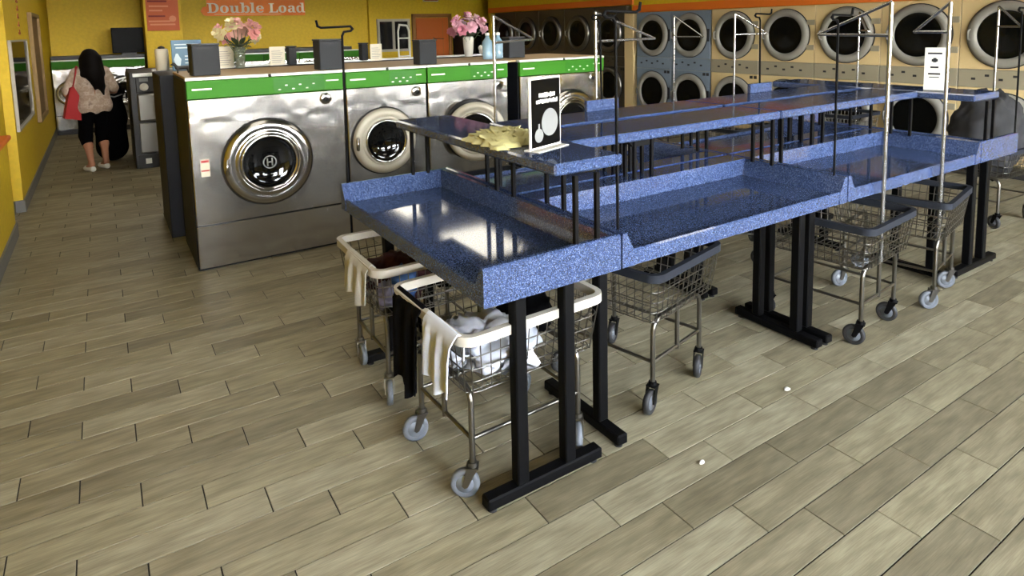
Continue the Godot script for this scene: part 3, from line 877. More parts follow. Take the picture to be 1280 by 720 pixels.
# ------------------------------------------------------------------ dryers
func dryer(label: String, z: float, w: float, body: Material, kind: int) -> Node3D:
	var t := thing("stacked_dryer", label, "dryer", V(XD, 0, z), -PI / 2, "stacked dryers along the right wall")
	var h := 1.95 if kind < 2 else 2.09
	var yc: Array = [1.55, 0.56] if kind < 2 else [1.59, 0.6]
	var hw := w * 0.5 - 0.003
	obj("body", MB.new().mm(V(-hw, 0.0, -0.88), V(hw, h, -0.02), 0.004), M.panel, t)
	obj("kick_plate", MB.new().mm(V(-hw, 0.0, -0.02), V(hw, 0.12, -0.004), 0.004), M.charcoal, t)
	var r := 0.365
	for i in 2:
		var y: float = yc[i]
		var y0 := (1.17 if i == 0 else 0.125) if kind < 2 else (1.16 if i == 0 else 0.125)
		var y1 := (h if i == 0 else 0.965)
		obj("front_panel", MB.new().mm(V(-hw, y0, -0.02), V(hw, y1, 0.0), 0.004), body, t)
		var at := T(V(0, y, 0))
		var d := obj("door", MB.new().lathe([Vector2(r - 0.008, 0.0), Vector2(r - 0.006, 0.03), Vector2(r - 0.03, 0.052), Vector2(r - 0.075, 0.056), Vector2(r - 0.1, 0.045), Vector2(r - 0.108, 0.02)], at, 48), M.ring if kind < 2 else M.dullsteel, t)
		obj("door_seal", MB.new().lathe([Vector2(r + 0.004, 0.0), Vector2(r + 0.004, 0.012), Vector2(r - 0.01, 0.012)], at, 48, true), M.rubber, d)
		obj("door_glass", MB.new().lathe([Vector2(r - 0.105, 0.03), Vector2(r - 0.13, 0.034), Vector2(r - 0.2, 0.02), Vector2(0, 0.005)], at, 40), M.dryerglass, d)
		if kind == 0:
			for s: float in [-1.0, 1.0]:
				obj("hinge", MB.new().mm(V(r - 0.045, y + s * 0.17 - 0.035, 0.0), V(hw - 0.005, y + s * 0.17 + 0.035, 0.018), 0.004), M.panel, d)
		elif kind == 1:
			obj("hinge", MB.new().mm(V(hw - 0.05, y - 0.1, 0.0), V(hw - 0.015, y + 0.1, 0.02), 0.004), M.darkgrey, d)
		var hn := MB.new()
		hn.tube([V(-r + 0.05, y - 0.06, 0.045), V(-r + 0.04, y - 0.045, 0.085), V(-r + 0.04, y + 0.045, 0.085), V(-r + 0.05, y + 0.06, 0.045)], 0.009, 6)
		obj("handle", hn, M.ring, d)
	var cp := obj("control_panel", MB.new().mm(V(-hw, 0.97, -0.02), V(hw, 1.165 if kind < 2 else 1.155, 0.004), 0.004), M.panel if kind == 0 else body, t)
	for i in 5: bits("button", [[-0.3 + i * 0.13, 1.05 + (i % 2) * 0.04, -0.26 + i * 0.13, 1.075 + (i % 2) * 0.04]], 0.004, 0.009, M.black, cp)
	bits("coin_slot", [[hw - 0.14, 0.9, hw - 0.09, 0.945], [hw - 0.07, 0.9, hw - 0.02, 0.945]], 0.0, 0.006, M.black, t)
	return t

func dryers() -> void:
	var c := ["cream stacked dryer nearest the shop front", "cream stacked dryer at the right edge, behind the far end table", "second cream stacked dryer from the right edge", "third cream stacked dryer from the right edge", "fourth cream stacked dryer from the right edge", "cream stacked dryer beside the blue-grey dryers"]
	var cz := [-2.04, -2.91, -3.78, -4.65, -5.52, -6.395]
	for i in 6: dryer(c[i], cz[i], 0.868, M.cream, 0)
	dryer("blue-grey stacked dryer beside the cream dryers", -7.27, 0.84, M.bluegrey, 1)
	dryer("blue-grey stacked dryer beside the cream post", -8.1, 0.82, M.bluegrey, 1)
	var f := ["steel stacked dryer next to the cream post, far side", "second steel stacked dryer beyond the cream post", "third steel stacked dryer beyond the cream post", "fourth steel stacked dryer beyond the cream post", "farthest steel stacked dryer by the back corner"]
	for i in 5: dryer(f[i], -9.25 - 0.925 * i, 0.92, M.steeldark, 2)

# ------------------------------------------------------------------ laundry carts
func cart(label: String, at: Vector3, turn: float, rim_m: Material, tyre: Material, spin: Array, rack: Array = []) -> Node3D:
	var t := thing("laundry_cart", label, "laundry cart", at, turn, "wire laundry carts")
	var L := 0.325; var W := 0.295; var yt := 0.655; var yb := 0.44; var ins := 0.03
	var rr := 0.05
	var path: Array = []
	for q: Array in [[1, 1, 0], [-1, 1, 1], [-1, -1, 2], [1, -1, 3]]:
		for k in 5:
			var a := PI * 0.5 * (int(q[2]) + k / 4.0)
			path.append(V(q[0] * (L - rr) + cos(a) * rr, 0, q[1] * (W - rr) + sin(a) * rr))
	obj("rim_bumper", MB.new().band(path, yt - 0.018, yt + 0.018, 0.026), rim_m, t)
	var wires := MB.new()
	var wr := 0.0026
	var lev := [yb, 0.485, 0.535, 0.585]
	for y: float in lev:
		var f := ins * (1.0 - (y - yb) / (yt - yb))
		var p: Array = []
		for e: Vector3 in path: p.append(V(e.x - signf(e.x) * f, y, e.z - signf(e.z) * f))
		wires.tube(p, wr * 1.2, 4, true)
	for i in 15:
		var u := lerpf(-0.93, 0.93, i / 14.0)
		for s: float in [-1.0, 1.0]: wires.wire(V(u * (L - ins), yb, s * (W - ins)), V(u * L, yt, s * W), wr)
		wires.wire(V(u * (L - ins), yb, -(W - ins)), V(u * (L - ins), yb, W - ins), wr)
	for i in 13:
		var u := lerpf(-0.92, 0.92, i / 12.0)
		for s: float in [-1.0, 1.0]: wires.wire(V(s * (L - ins), yb, u * (W - ins)), V(s * L, yt, u * W), wr)
		if i % 3 == 0: wires.wire(V(-(L - ins), yb, u * (W - ins)), V(L - ins, yb, u * (W - ins)), wr)
	obj("wire_basket", wires, M.wire, t)
	var lx := 0.255; var lz := 0.21
	for s: float in [-1.0, 1.0]:
		var x := s * lx
		obj("leg_frame", MB.new().tube([V(x, 0.13, -lz), V(x, 0.375, -lz), V(x, 0.405, -lz + 0.012), V(x, 0.425, -lz + 0.045), V(x, 0.425, lz - 0.045), V(x, 0.405, lz - 0.012), V(x, 0.375, lz), V(x, 0.13, lz)], 0.0115, 10), M.wire, t)
		obj("cross_rail", MB.new().tube([V(x, 0.23, -lz), V(x, 0.23, lz)], 0.008, 8), M.wire, t)
		obj("side_rail", MB.new().tube([V(-lx, 0.23, s * lz), V(lx, 0.23, s * lz)], 0.008, 8), M.wire, t)
	obj("rack_socket", MB.new().tube([V(-lx, 0.215, 0), V(-lx, 0.45, 0)], 0.011, 8), M.wire, t)
	var n := 0
	for q: Array in [[-1, 1], [1, 1], [-1, -1], [1, -1]]:
		var a: float = spin[n % spin.size()]
		n += 1
		var b := Basis(Vector3.UP, a)
		var o := V(q[0] * lx, 0, q[1] * lz)
		var k := MB.new()
		k.x = Transform3D(b, o)
		k.lathe([Vector2(0.0, 0.14), Vector2(0.018, 0.14), Vector2(0.02, 0.122), Vector2(0.0, 0.122)], Transform3D(Basis(Vector3.RIGHT, -PI / 2), Vector3.ZERO), 10, true)
		for s: float in [-1.0, 1.0]:
			k.prism([Vector2(-0.02, 0.124), Vector2(0.02, 0.124), Vector2(0.04, 0.055), Vector2(0.03, 0.045), Vector2(0.018, 0.05)], T(V(0, 0, s * 0.021 - 0.0015)), 0.003)
		k.box(V(0, 0.122, 0), V(0.045, 0.005, 0.046))
		var cf := obj("caster", k, M.wire if tyre == M.tyre else M.blackmetal, t)
		var wl := MB.new()
		wl.x = Transform3D(b, o)
		wl.lathe([Vector2(0.034, -0.012), Vector2(0.046, -0.015), Vector2(0.054, -0.011), Vector2(0.056, 0.0), Vector2(0.054, 0.011), Vector2(0.046, 0.015), Vector2(0.034, 0.012)], T(V(0.03, 0.056, 0)), 24)
		obj("tyre", wl, tyre, cf)
		var hb := MB.new()
		hb.x = Transform3D(b, o)
		hb.lathe([Vector2(0.0, -0.016), Vector2(0.012, -0.016), Vector2(0.016, -0.01), Vector2(0.035, -0.011), Vector2(0.035, 0.011), Vector2(0.016, 0.01), Vector2(0.012, 0.016), Vector2(0.0, 0.016)], T(V(0.03, 0.056, 0)), 20)
		obj("hub", hb, M.hub if tyre == M.tyre else M.tyre, cf)
	if rack.size():
		# pole, hanging bar and slanting brace, given in world metres
		var inv := t.transform.affine_inverse()
		var base: Vector3 = inv * V(rack[0], 0.45, rack[1])
		var top: Vector3 = inv * V(rack[0], rack[2], rack[1])
		var bar: Vector3 = inv * V(rack[0], rack[3], rack[1])
		var end: Vector3 = inv * V(rack[4], rack[3], rack[5])
		obj("rack_pole", MB.new().tube([base, top], 0.0105, 10), M.pole, t)
		obj("hanging_bar", MB.new().tube([bar, end], 0.009, 8), M.pole, t)
		obj("brace", MB.new().tube([top, end], 0.009, 8), M.pole, t)
	return t

func towel(called: String, label: String, m: Material, a: Vector3, b: Vector3, out: Vector3, drop: float, back: float, seed_: float) -> void:
	# cloth folded over a rim running from a to b, hanging on its outer side
	var f := func(u: float, v: float) -> Vector3:
		var p := a.lerp(b, u)
		var s := v * (drop + back) - back
		var o := 0.024
		var w := (0.010 * sin(u * 17.0 + seed_) + 0.007 * sin(u * 31.0 + seed_ * 2.0)) * clampf(absf(s) / 0.1, 0.0, 1.0)
		var dr := s * (1.0 - 0.08 * sin(u * 9.0 + seed_)) if s > 0.0 else s
		if s < -0.03: return p - out * (o - w * 0.4) + Vector3.UP * (s + 0.022)
		if s > 0.03: return p + out * (o + 0.004 + w + 0.012 * clampf(s / drop, 0, 1)) + Vector3.UP * (0.022 - dr)
		var k := s / 0.03
		return p + out * (o * k) + Vector3.UP * (0.022 + 0.004 * (1.0 - k * k) - absf(k) * 0.02)
	tag(obj(called, MB.new().sheet(f, 26, 26, 0.005), m), label, "towel")

func carts() -> void:
	# two carts under the near end table
	cart("wire laundry cart with white rim holding white laundry, under the near end table", V(1.295, 0, -2.175), 0.03, M.rimwhite, M.tyre, [2.5, -2.2, 2.9, 0.4])
	cart("wire laundry cart with white rim and dark clothes, behind the white laundry cart", V(1.285, 0, -2.93), -0.02, M.rimwhite, M.tyre, [-1.9, 0.6, -1.6, 2.0])
	towel("towel", "white towel hanging over the left rim of the nearest cart", M.cloth, V(0.972, 0.655, -1.895), V(0.972, 0.655, -2.13), V(-1, 0, 0), 0.23, 0.1, 0.7)
	towel("towel", "cream towel hanging over the left rim of the second cart", M.clothcream, V(0.962, 0.655, -2.71), V(0.962, 0.655, -3.0), V(-1, 0, 0), 0.19, 0.1, 2.3)
	var lo := MB.new()
	lo.blob(V(1.2, 0.51, -2.1), V(0.2, 0.07, 0.19), 0.35, 1.1, 3, 36, 20)
	tag(obj("laundry_pile", lo, M.laundry), "heap of white laundry in the nearest cart", "laundry")
	tag(obj("laundry_pile", MB.new().blob(V(1.45, 0.55, -2.2), V(0.11, 0.1, 0.13), 0.3, 1.5, 8, 20, 12), M.blackcloth), "black clothes at the right end of the nearest cart", "laundry")
	tag(obj("laundry_pile", MB.new().blob(V(1.16, 0.53, -2.9), V(0.13, 0.09, 0.19), 0.3, 1.2, 5, 30, 18), M.maroon), "dark maroon clothes in the second cart", "laundry")
	tag(obj("laundry_pile", MB.new().blob(V(1.125, 0.55, -2.72), V(0.06, 0.085, 0.05), 0.3, 2.0, 15, 20, 14), M.bluecloth), "bright blue garment against the wires of the second cart", "laundry")
	tag(obj("laundry_pile", MB.new().blob(V(1.03, 0.52, -2.72), V(0.045, 0.06, 0.045), 0.4, 2.0, 16, 18, 12), M.pattern), "pale patterned cloth in the corner of the second cart", "laundry")
	tag(obj("laundry_pile", MB.new().blob(V(1.42, 0.53, -2.9), V(0.14, 0.09, 0.2), 0.3, 1.2, 6, 30, 18), M.blackcloth), "black clothes filling the right half of the second cart", "laundry")
	towel("black_garment", "black garment hanging over the left rim of the nearest cart, behind the towel", M.blackcloth, V(0.972, 0.655, -2.17), V(0.972, 0.655, -2.42), V(-1, 0, 0), 0.37, 0.14, 1.1)
	# carts with dark rims below the tables that face the camera
	cart("wire laundry cart with dark grey rim under the second table", V(2.13, 0, -2.26), PI / 2 + 0.22, M.rimgrey, M.tyredark, [1.9, 1.8, 1.7, 1.2])
	cart("wire laundry cart with chrome rack under the third table, left one", V(3.495, 0, -2.03), PI / 2 + 0.1, M.rimgrey, M.tyredark, [0.2, 1.5, 0.3, 0.8], [3.42, -1.722, 1.826, 1.656, 3.72, -2.3])
	cart("wire laundry cart with chrome rack under the third table, right one", V(4.26, 0, -2.04), PI / 2 + 0.2, M.rimgrey, M.tyre, [0.7, 0.4, 0.8, 1.0], [4.06, -1.722, 1.826, 1.66, 4.15, -1.95])
	cart("wire laundry cart with a grey bag beyond the far end table", V(6.35, 0, -2.35), -0.05, M.rimgrey, M.tyredark, [1.2, 0.5, 1.4, 0.8], [6.6, -2.42, 1.83, 1.655, 6.45, -2.2])
	tag(obj("laundry_bag", MB.new().blob(V(6.28, 0.76, -2.33), V(0.3, 0.36, 0.26), 0.12, 0.8, 12, 32, 20), mat(rgb(34, 34, 36), 0.9)), "dark grey laundry bag bulging from the cart by the dryers", "laundry bag")
	# carts in the aisle behind the tables
	cart("wire laundry cart under the far side table, seen between the double table legs", V(3.92, 0, -3.1), 0.75, M.rimgrey, M.tyredark, [0.9, 0.3, 1.2])
	cart("wire laundry cart with chrome rack behind the near end of the tables", V(2.3, 0, -3.85), 0.0, M.rimgrey, M.tyredark, [0.4], [2.2, -3.64, 1.817, 1.64, 3.0, -4.33])
	cart("wire laundry cart with chrome rack close behind the far side tables", V(3.12, 0, -3.56), 0.0, M.rimgrey, M.tyredark, [0.9], [2.84, -3.36, 1.83, 1.632, 3.59, -3.55])
	cart("wire laundry cart with chrome rack before the blue-grey dryers", V(5.6, 0, -5.35), 0.0, M.rimgrey, M.tyredark, [0.2], [5.62, -5.25, 1.83, 1.59, 5.65, -4.85])
	cart("wire laundry cart with chrome rack before the cream dryers", V(5.55, 0, -4.4), 0.1, M.rimgrey, M.tyredark, [1.1], [5.46, -4.28, 1.83, 1.619, 5.8, -4.14])
	cart("wire laundry cart with chrome rack close to the cream dryers", V(7.3, 0, -4.2), 0.0, M.rimgrey, M.tyredark, [0.5], [7.3, -4.02, 1.825, 1.62, 7.0, -3.75])

# ------------------------------------------------------------------ things on the washer island
func notice_box(label: String, at: Vector3, s: Vector3, turn: float) -> void:
	var t := thing("drop_box", label, "box", at, turn, "dark grey drop boxes on the washers")
	obj("body", MB.new().mm(V(-s.x / 2, 0, -s.z / 2), V(s.x / 2, s.y, s.z / 2), 0.006), M.darkgrey, t)
	obj("slot", MB.new().mm(V(-s.x * 0.3, s.y * 0.88, s.z / 2 - 0.001), V(s.x * 0.25, s.y * 0.91, s.z / 2 + 0.002)), M.black, t)
	obj("lid", MB.new().mm(V(-s.x / 2 - 0.004, s.y, -s.z / 2 - 0.004), V(s.x / 2 + 0.004, s.y + 0.012, s.z / 2 + 0.004), 0.003), M.charcoal, t)
func card(label: String, at: Vector3, s: Vector2, turn: float) -> void:
	var t := thing("notice_card", label, "sign", at, turn, "white notice cards on the washers")
	obj("card", MB.new().mm(V(-s.x / 2, 0, -0.004), V(s.x / 2, s.y, 0.004), 0.001), M.paper, t)
	for i in 7: bits("printed_line", [[-s.x * 0.38, s.y * (0.15 + 0.1 * i), s.x * (0.2 + 0.08 * ((i * 7) % 3)), s.y * (0.15 + 0.1 * i) + 0.004]], 0.004, 0.0048, M.glassgrey, t)
func bouquet(label: String, at: Vector3, r: float, cols: Array, n: int, seed_: int, arc: float) -> void:
	var t := thing("flower_bouquet", label, "flowers", at)
	var rng := RandomNumberGenerator.new()
	rng.seed = seed_
	var lf := MB.new()
	for i in 12:
		var a := TAU * i / 12.0
		lf.sheet(func(u: float, v: float) -> Vector3:
			var q := V(cos(a), 0, sin(a)); var pr := q.cross(Vector3.UP)
			return q * (0.02 + v * r * 0.8) + Vector3.UP * (0.02 + v * r * (0.5 + 0.3 * sin(i * 2.0)) - v * v * 0.05) + pr * (u - 0.5) * 0.05 * sin(PI * clampf(v, 0.05, 0.98)), 3, 5, 0.002)
	obj("leaves", lf, mat(rgb(38, 52, 26), 0.7), t)
	var stems := MB.new()
	for i in n:
		var th := rng.randf_range(0.05, arc); var ph := TAU * (i * 0.382)
		var c := V(sin(th) * cos(ph) * r, 0.06 + cos(th) * r * 0.8, sin(th) * sin(ph) * r)
		var d := (c - V(0, 0.05, 0)).normalized()
		stems.tube([V(0, -0.1, 0), c * 0.9], 0.003, 4)
		var pm := MB.new()
		var fr := rng.randf_range(0.05, 0.065)
		# ruffled bloom: three whorls of cupped petals
		for w in 3:
			for k in 6:
				var a := TAU * (k + w * 0.5) / 6.0
				var b := rot_to(d)
				pm.sheet(func(u: float, v: float) -> Vector3:
					var wd := fr * 0.9 * sin(PI * (0.12 + 0.8 * v))
					var rad := fr * (0.12 + (1.0 - 0.27 * w) * v)
					var zz := fr * (0.15 + 0.25 * w + 0.55 * v * (0.4 + 0.4 * w)) - fr * 0.3 * v * v * (2 - w) * 0.5
					var lp := V(rad, (u - 0.5) * wd, zz)
					return c + b * (Basis(V(0, 0, 1), a) * lp), 3, 3, 0.0015)
		obj("blossom", pm, cols[i % cols.size()], t)
	obj("stems", stems, mat(rgb(60, 84, 40), 0.7), t)

func counter_things() -> void:
	var y := 1.431
	notice_box("dark grey slotted box at the aisle end of the washers", V(0.655, y, -5.3), V(0.19, 0.225, 0.14), 0.1)
	notice_box("dark grey slotted box behind the black hook rod, over the first two washers", V(1.56, y, -5.2), V(0.19, 0.235, 0.14), 0.1)
	notice_box("dark grey slotted box over the seam of second and third washer", V(2.42, y, -5.19), V(0.17, 0.205, 0.13), 0.05)
	notice_box("dark grey slotted box behind the chrome pole, right end of the washers", V(3.56, y, -5.5), V(0.19, 0.2, 0.13), 0.0)
	notice_box("small dark box right of the white card, over the first washer", V(1.54, y, -6.3), V(0.075, 0.165, 0.1), 0.0)
	notice_box("small dark box left of the white card, over the second washer", V(2.31, y, -6.45), V(0.07, 0.17, 0.1), 0.0)
	card("white notice card between the aisle box and the glass vase", V(0.93, y, -6.2), Vector2(0.165, 0.195), 0.1)
	card("white notice card over the first washer, right of the flowers", V(1.41, y, -6.3), Vector2(0.145, 0.175), 0.1)
	card("white notice card over the second washer, before the dark window", V(2.37, y, -6.25), Vector2(0.13, 0.17), 0.1)
	# glass vase with pink and cream roses
	var gl := mat(rgb(120, 128, 112), 0.08)
	gl.transparency = BaseMaterial3D.TRANSPARENCY_ALPHA
	gl.albedo_color.a = 0.45
	tag(obj("vase", MB.new().lathe([Vector2(0.0, 0.0), Vector2(0.038, 0.0), Vector2(0.045, 0.1), Vector2(0.052, 0.19), Vector2(0.046, 0.19), Vector2(0.038, 0.1), Vector2(0.03, 0.012), Vector2(0.0, 0.012)], Transform3D(Basis(Vector3.RIGHT, -PI / 2), V(1.03, y, -6.02)), 20), gl), "clear glass vase under the pink and cream roses", "vase")
	bouquet("pink and cream roses in the clear glass vase", V(1.03, y + 0.17, -6.02), 0.17, [mat(rgb(206, 150, 140), 0.8), mat(rgb(222, 210, 160), 0.8), mat(rgb(216, 166, 154), 0.8), mat(rgb(198, 130, 124), 0.8)], 11, 5, 1.35)
	tag(obj("vase", MB.new().lathe([Vector2(0.0, 0.0), Vector2(0.045, 0.0), Vector2(0.055, 0.1), Vector2(0.06, 0.2), Vector2(0.052, 0.22), Vector2(0.046, 0.2), Vector2(0.04, 0.02), Vector2(0.0, 0.02)], Transform3D(Basis(Vector3.RIGHT, -PI / 2), V(3.42, y, -6.2)), 20), M.white), "white ceramic vase under the pink flowers by the orange door", "vase")
	bouquet("round bunch of pale pink flowers in the white vase", V(3.42, y + 0.2, -6.2), 0.18, [mat(rgb(222, 170, 186), 0.8), mat(rgb(204, 130, 150), 0.8), mat(rgb(230, 196, 204), 0.8)], 14, 9, 1.5)
	# black and white plush toy, blue water bottles, jar, blue poster, little dog
	var pt := thing("plush_toy", "small black and white plush toy beside the white vase", "toy", V(3.66, y, -6.25))
	obj("body", MB.new().blob(V(0, 0.05, 0), V(0.075, 0.05, 0.05), 0.1, 1.0, 4, 18, 12), M.white, pt)
	obj("head", MB.new().blob(V(-0.06, 0.085, 0.02), V(0.035, 0.035, 0.035), 0.05, 1.0, 4, 14, 10), M.white, pt)
	obj("back_patch", MB.new().blob(V(0.03, 0.075, 0.02), V(0.04, 0.03, 0.035), 0.2, 1.0, 7, 12, 8), M.black, pt)
	obj("ear", MB.new().blob(V(-0.06, 0.115, 0.03), V(0.012, 0.016, 0.01), 0.0, 1.0, 7, 8, 6), M.black, pt)
	obj("belly_patch", MB.new().blob(V(-0.04, 0.03, 0.045), V(0.02, 0.015, 0.012), 0.1, 1.0, 9, 8, 6), M.black, pt)
	var bm := mat(rgb(150, 186, 206), 0.1)
	bm.transparency = BaseMaterial3D.TRANSPARENCY_ALPHA
	bm.albedo_color.a = 0.6
	for i in 2:
		var bt := thing("water_bottle", ["clear blue plastic bottle left of the chrome pole", "clear blue plastic bottle right of the chrome pole"][i], "bottle", V(3.22 + i * 0.12, y, -5.45), 0.0, "blue bottles on the washers")
		obj("body", MB.new().lathe([Vector2(0, 0), Vector2(0.05, 0), Vector2(0.052, 0.06), Vector2(0.048, 0.075), Vector2(0.052, 0.09), Vector2(0.052, 0.17), Vector2(0.02, 0.215), Vector2(0.02, 0.24), Vector2(0, 0.24)], Transform3D(Basis(Vector3.RIGHT, -PI / 2), Vector3.ZERO), 20), bm, bt)
		obj("cap", MB.new().lathe([Vector2(0.022, 0.235), Vector2(0.022, 0.26), Vector2(0, 0.262)], Transform3D(Basis(Vector3.RIGHT, -PI / 2), Vector3.ZERO), 16, true), M.white, bt)
	var jr := thing("dispenser", "cream dispenser with black top on the corner of the back washer", "dispenser", V(0.47, 1.42, -6.6))
	obj("body", MB.new().lathe([Vector2(0, 0), Vector2(0.055, 0), Vector2(0.055, 0.18), Vector2(0.045, 0.195), Vector2(0, 0.195)], Transform3D(Basis(Vector3.RIGHT, -PI / 2), Vector3.ZERO), 20), M.paper, jr)
	obj("pump_top", MB.new().lathe([Vector2(0.03, 0.19), Vector2(0.028, 0.21), Vector2(0, 0.222)], Transform3D(Basis(Vector3.RIGHT, -PI / 2), Vector3.ZERO), 14), M.black, jr)
	var po := thing("counter_poster", "blue poster with white figure leaning behind the aisle box", "sign", V(0.66, 1.42, -6.45), 0.12)
	obj("board", MB.new().mm(V(-0.125, 0, -0.01), V(0.125, 0.27, 0.006), 0.003), mat(rgb(84, 118, 142), 0.5), po)
	var wp := MB.new()
	var wm := mat(rgb(190, 206, 212), 0.6)
	bits("printed_line", [[-0.1, 0.225, 0.1, 0.235], [-0.09, 0.195, 0.04, 0.207], [-0.02, 0.12, 0.1, 0.13], [-0.02, 0.09, 0.08, 0.1], [-0.02, 0.06, 0.09, 0.068]], 0.006, 0.0075, wm, po)
	wp.prism([Vector2(-0.1, 0.04), Vector2(-0.06, 0.04), Vector2(-0.05, 0.1), Vector2(-0.065, 0.125), Vector2(-0.075, 0.15), Vector2(-0.092, 0.15), Vector2(-0.1, 0.125), Vector2(-0.11, 0.1)], T(V(0, 0, 0.006)), 0.0015)
	obj("printed_figure", wp, wm, po)
	var dg := thing("dog_figurine", "tiny black dog figurine beside the aisle box", "figurine", V(0.55, 1.43, -5.75), 0.0)
	obj("figure", MB.new().melt([[V(-0.04, 0.045, 0), V(0.04, 0.045, 0), 0.016, 0.016], [V(-0.04, 0.05, 0), V(-0.06, 0.075, 0), 0.012, 0.012], [V(-0.06, 0.075, 0), V(-0.08, 0.07, 0), 0.011, 0.007], [V(-0.035, 0.04, 0.01), V(-0.037, 0.006, 0.012), 0.007, 0.006], [V(-0.035, 0.04, -0.01), V(-0.037, 0.006, -0.012), 0.007, 0.006], [V(0.035, 0.04, 0.01), V(0.04, 0.006, 0.012), 0.008, 0.006], [V(0.035, 0.04, -0.01), V(0.04, 0.006, -0.012), 0.008, 0.006], [V(0.045, 0.05, 0), V(0.065, 0.075, 0), 0.006, 0.004]], 0.005, 0.008), M.black, dg)

# ------------------------------------------------------------------ back of the room
func far_things() -> void:
	# yellow column with its red notice
	struct("wall_column", MB.new().mm(V(0.74, 0, ZB), V(1.36, CEIL, -13.75), 0.005), M.yellow)
	var rs := thing("wall_notice", "red notice with pale lines on the yellow column", "sign", V(1.05, 1.82, -13.745))
	obj("board", MB.new().mm(V(-0.27, 0, 0), V(0.27, 0.85, 0.012), 0.002), M.redsign, rs)
	var pr := MB.new()
	var pm := mat(rgb(214, 140, 104), 0.7)
	bits("printed_line", [[-0.22, 0.1, 0.2, 0.13], [-0.24, 0.16, 0.12, 0.19], [-0.22, 0.36, 0.0, 0.39], [-0.22, 0.44, 0.1, 0.47], [-0.2, 0.6, 0.15, 0.63]], 0.012, 0.014, pm, rs)
	pr.lathe([Vector2(0.06, 0.0), Vector2(0.06, 0.002), Vector2(0, 0.002)], T(V(0.16, 0.22, 0.012)), 16, true)
	obj("printed_circle", pr, pm, rs)
	bits("heading", [[-0.24, 0.255, 0.04, 0.285], [-0.24, 0.53, 0.08, 0.56]], 0.012, 0.014, mat(rgb(110, 22, 18), 0.7), rs)
	# television on the back washers
	var tv := thing("television", "black television standing on the back washers beside the column", "television", V(0.46, 1.39, -13.95), 0.12)
	obj("screen", MB.new().mm(V(-0.26, 0.03, -0.03), V(0.26, 0.5, 0.015), 0.008), M.screen, tv)
	obj("stand", MB.new().mm(V(-0.12, 0, -0.06), V(0.12, 0.035, 0.06), 0.006), M.black, tv)
	# hanging sign on the back wall
	var sg := thing("load_sign", "orange wall sign reading Double Load in pale letters", "sign", V(2.92, 2.11, ZB - 0.1))
	var sp := [Vector2(-1.0, 0.0), Vector2(1.02, 0.0), Vector2(1.02, 0.8), Vector2(-0.98, 0.8), Vector2(-0.98, 0.2), Vector2(-1.06, 0.18), Vector2(-1.1, 0.1), Vector2(-1.06, 0.02)]
	obj("board", MB.new().prism(sp, T(Vector3.ZERO), 0.03), M.signorange, sg)
	var tm := TextMesh.new()
	tm.text = "Double Load"
	var fo := SystemFont.new()
	fo.font_names = PackedStringArray(["Droid Serif"])
	fo.font_weight = 800
	tm.font = fo; tm.font_size = 64; tm.pixel_size = 0.0049; tm.depth = 0.02
	var tx := MeshInstance3D.new()
	tx.name = "lettering"; tx.mesh = tm; tx.material_override = mat(rgb(248, 236, 208), 0.6)
	sg.add_child(tx)
	tx.position = V(0.02, 0.16, 0.04)
	tx.scale = V(1.0, 0.88, 1.0)
	obj("underline", MB.new().mm(V(-0.85, 0.025, 0.03), V(0.5, 0.04, 0.036)), mat(rgb(240, 200, 140), 0.6), sg)
	# orange door, its frame and lever
	var dr := struct("door_1", MB.new().mm(V(6.58, 0, ZB - 0.01), V(7.46, 2.02, ZB + 0.045), 0.004), M.door)
	obj("door_frame", MB.new().mm(V(6.48, 0, ZB), V(6.57, 2.12, ZB + 0.06), 0.004).mm(V(7.47, 0, ZB), V(7.56, 2.12, ZB + 0.06), 0.004).mm(V(6.48, 2.03, ZB), V(7.56, 2.12, ZB + 0.06), 0.004), M.doorframe, dr)
	obj("door_handle", MB.new().lathe([Vector2(0.03, 0), Vector2(0.03, 0.01), Vector2(0.012, 0.014), Vector2(0.012, 0.05), Vector2(0, 0.05)], T(V(7.05, 1.5, ZB + 0.045)), 14).tube([V(7.05, 1.5, ZB + 0.09), V(7.3, 1.49, ZB + 0.09)], 0.01, 8), M.chrome, dr)
	obj("door_groove", MB.new().mm(V(7.3, 0.1, ZB + 0.045), V(7.31, 1.95, ZB + 0.047)), M.doorframe, dr)
	var ex := thing("lit_sign", "small red sign on the yellow wall above the orange door", "sign", V(7.0, 2.42, ZB))
	obj("housing", MB.new().mm(V(-0.2, 0, 0), V(0.2, 0.24, 0.06), 0.006), M.white, ex)
	obj("face", MB.new().mm(V(-0.18, 0.02, 0.06), V(0.18, 0.22, 0.064)), mat(rgb(214, 60, 30), 0.5), ex)
	# dark window of two panes with pale frame
	var wn := struct("window_6", MB.new().mm(V(5.58, 1.22, ZB), V(5.64, 2.0, ZB + 0.05)).mm(V(5.96, 1.22, ZB), V(6.02, 2.0, ZB + 0.05)).mm(V(6.36, 1.22, ZB), V(6.42, 2.0, ZB + 0.05)).mm(V(5.58, 1.94, ZB), V(6.42, 2.0, ZB + 0.052)).mm(V(5.58, 1.22, ZB), V(6.42, 1.28, ZB + 0.052)), M.rimwhite)
	obj("pane", MB.new().mm(V(5.64, 1.28, ZB + 0.005), V(5.96, 1.94, ZB + 0.02)), M.glass, wn)
	obj("pane", MB.new().mm(V(6.02, 1.28, ZB + 0.005), V(6.36, 1.94, ZB + 0.02)), M.glass, wn)
	# white metal frame standing before the window
	var wf := thing("white_stand", "white tubular metal stand before the dark window", "stand", V(5.75, 0, -13.4), 0.1)
	obj("uprights", MB.new().tube([V(-0.14, 0, 0), V(-0.14, 1.7, 0), V(-0.1, 1.85, 0), V(0.08, 1.83, 0), V(0.14, 1.7, 0), V(0.14, 0, 0)], 0.02, 8), M.white, wf)
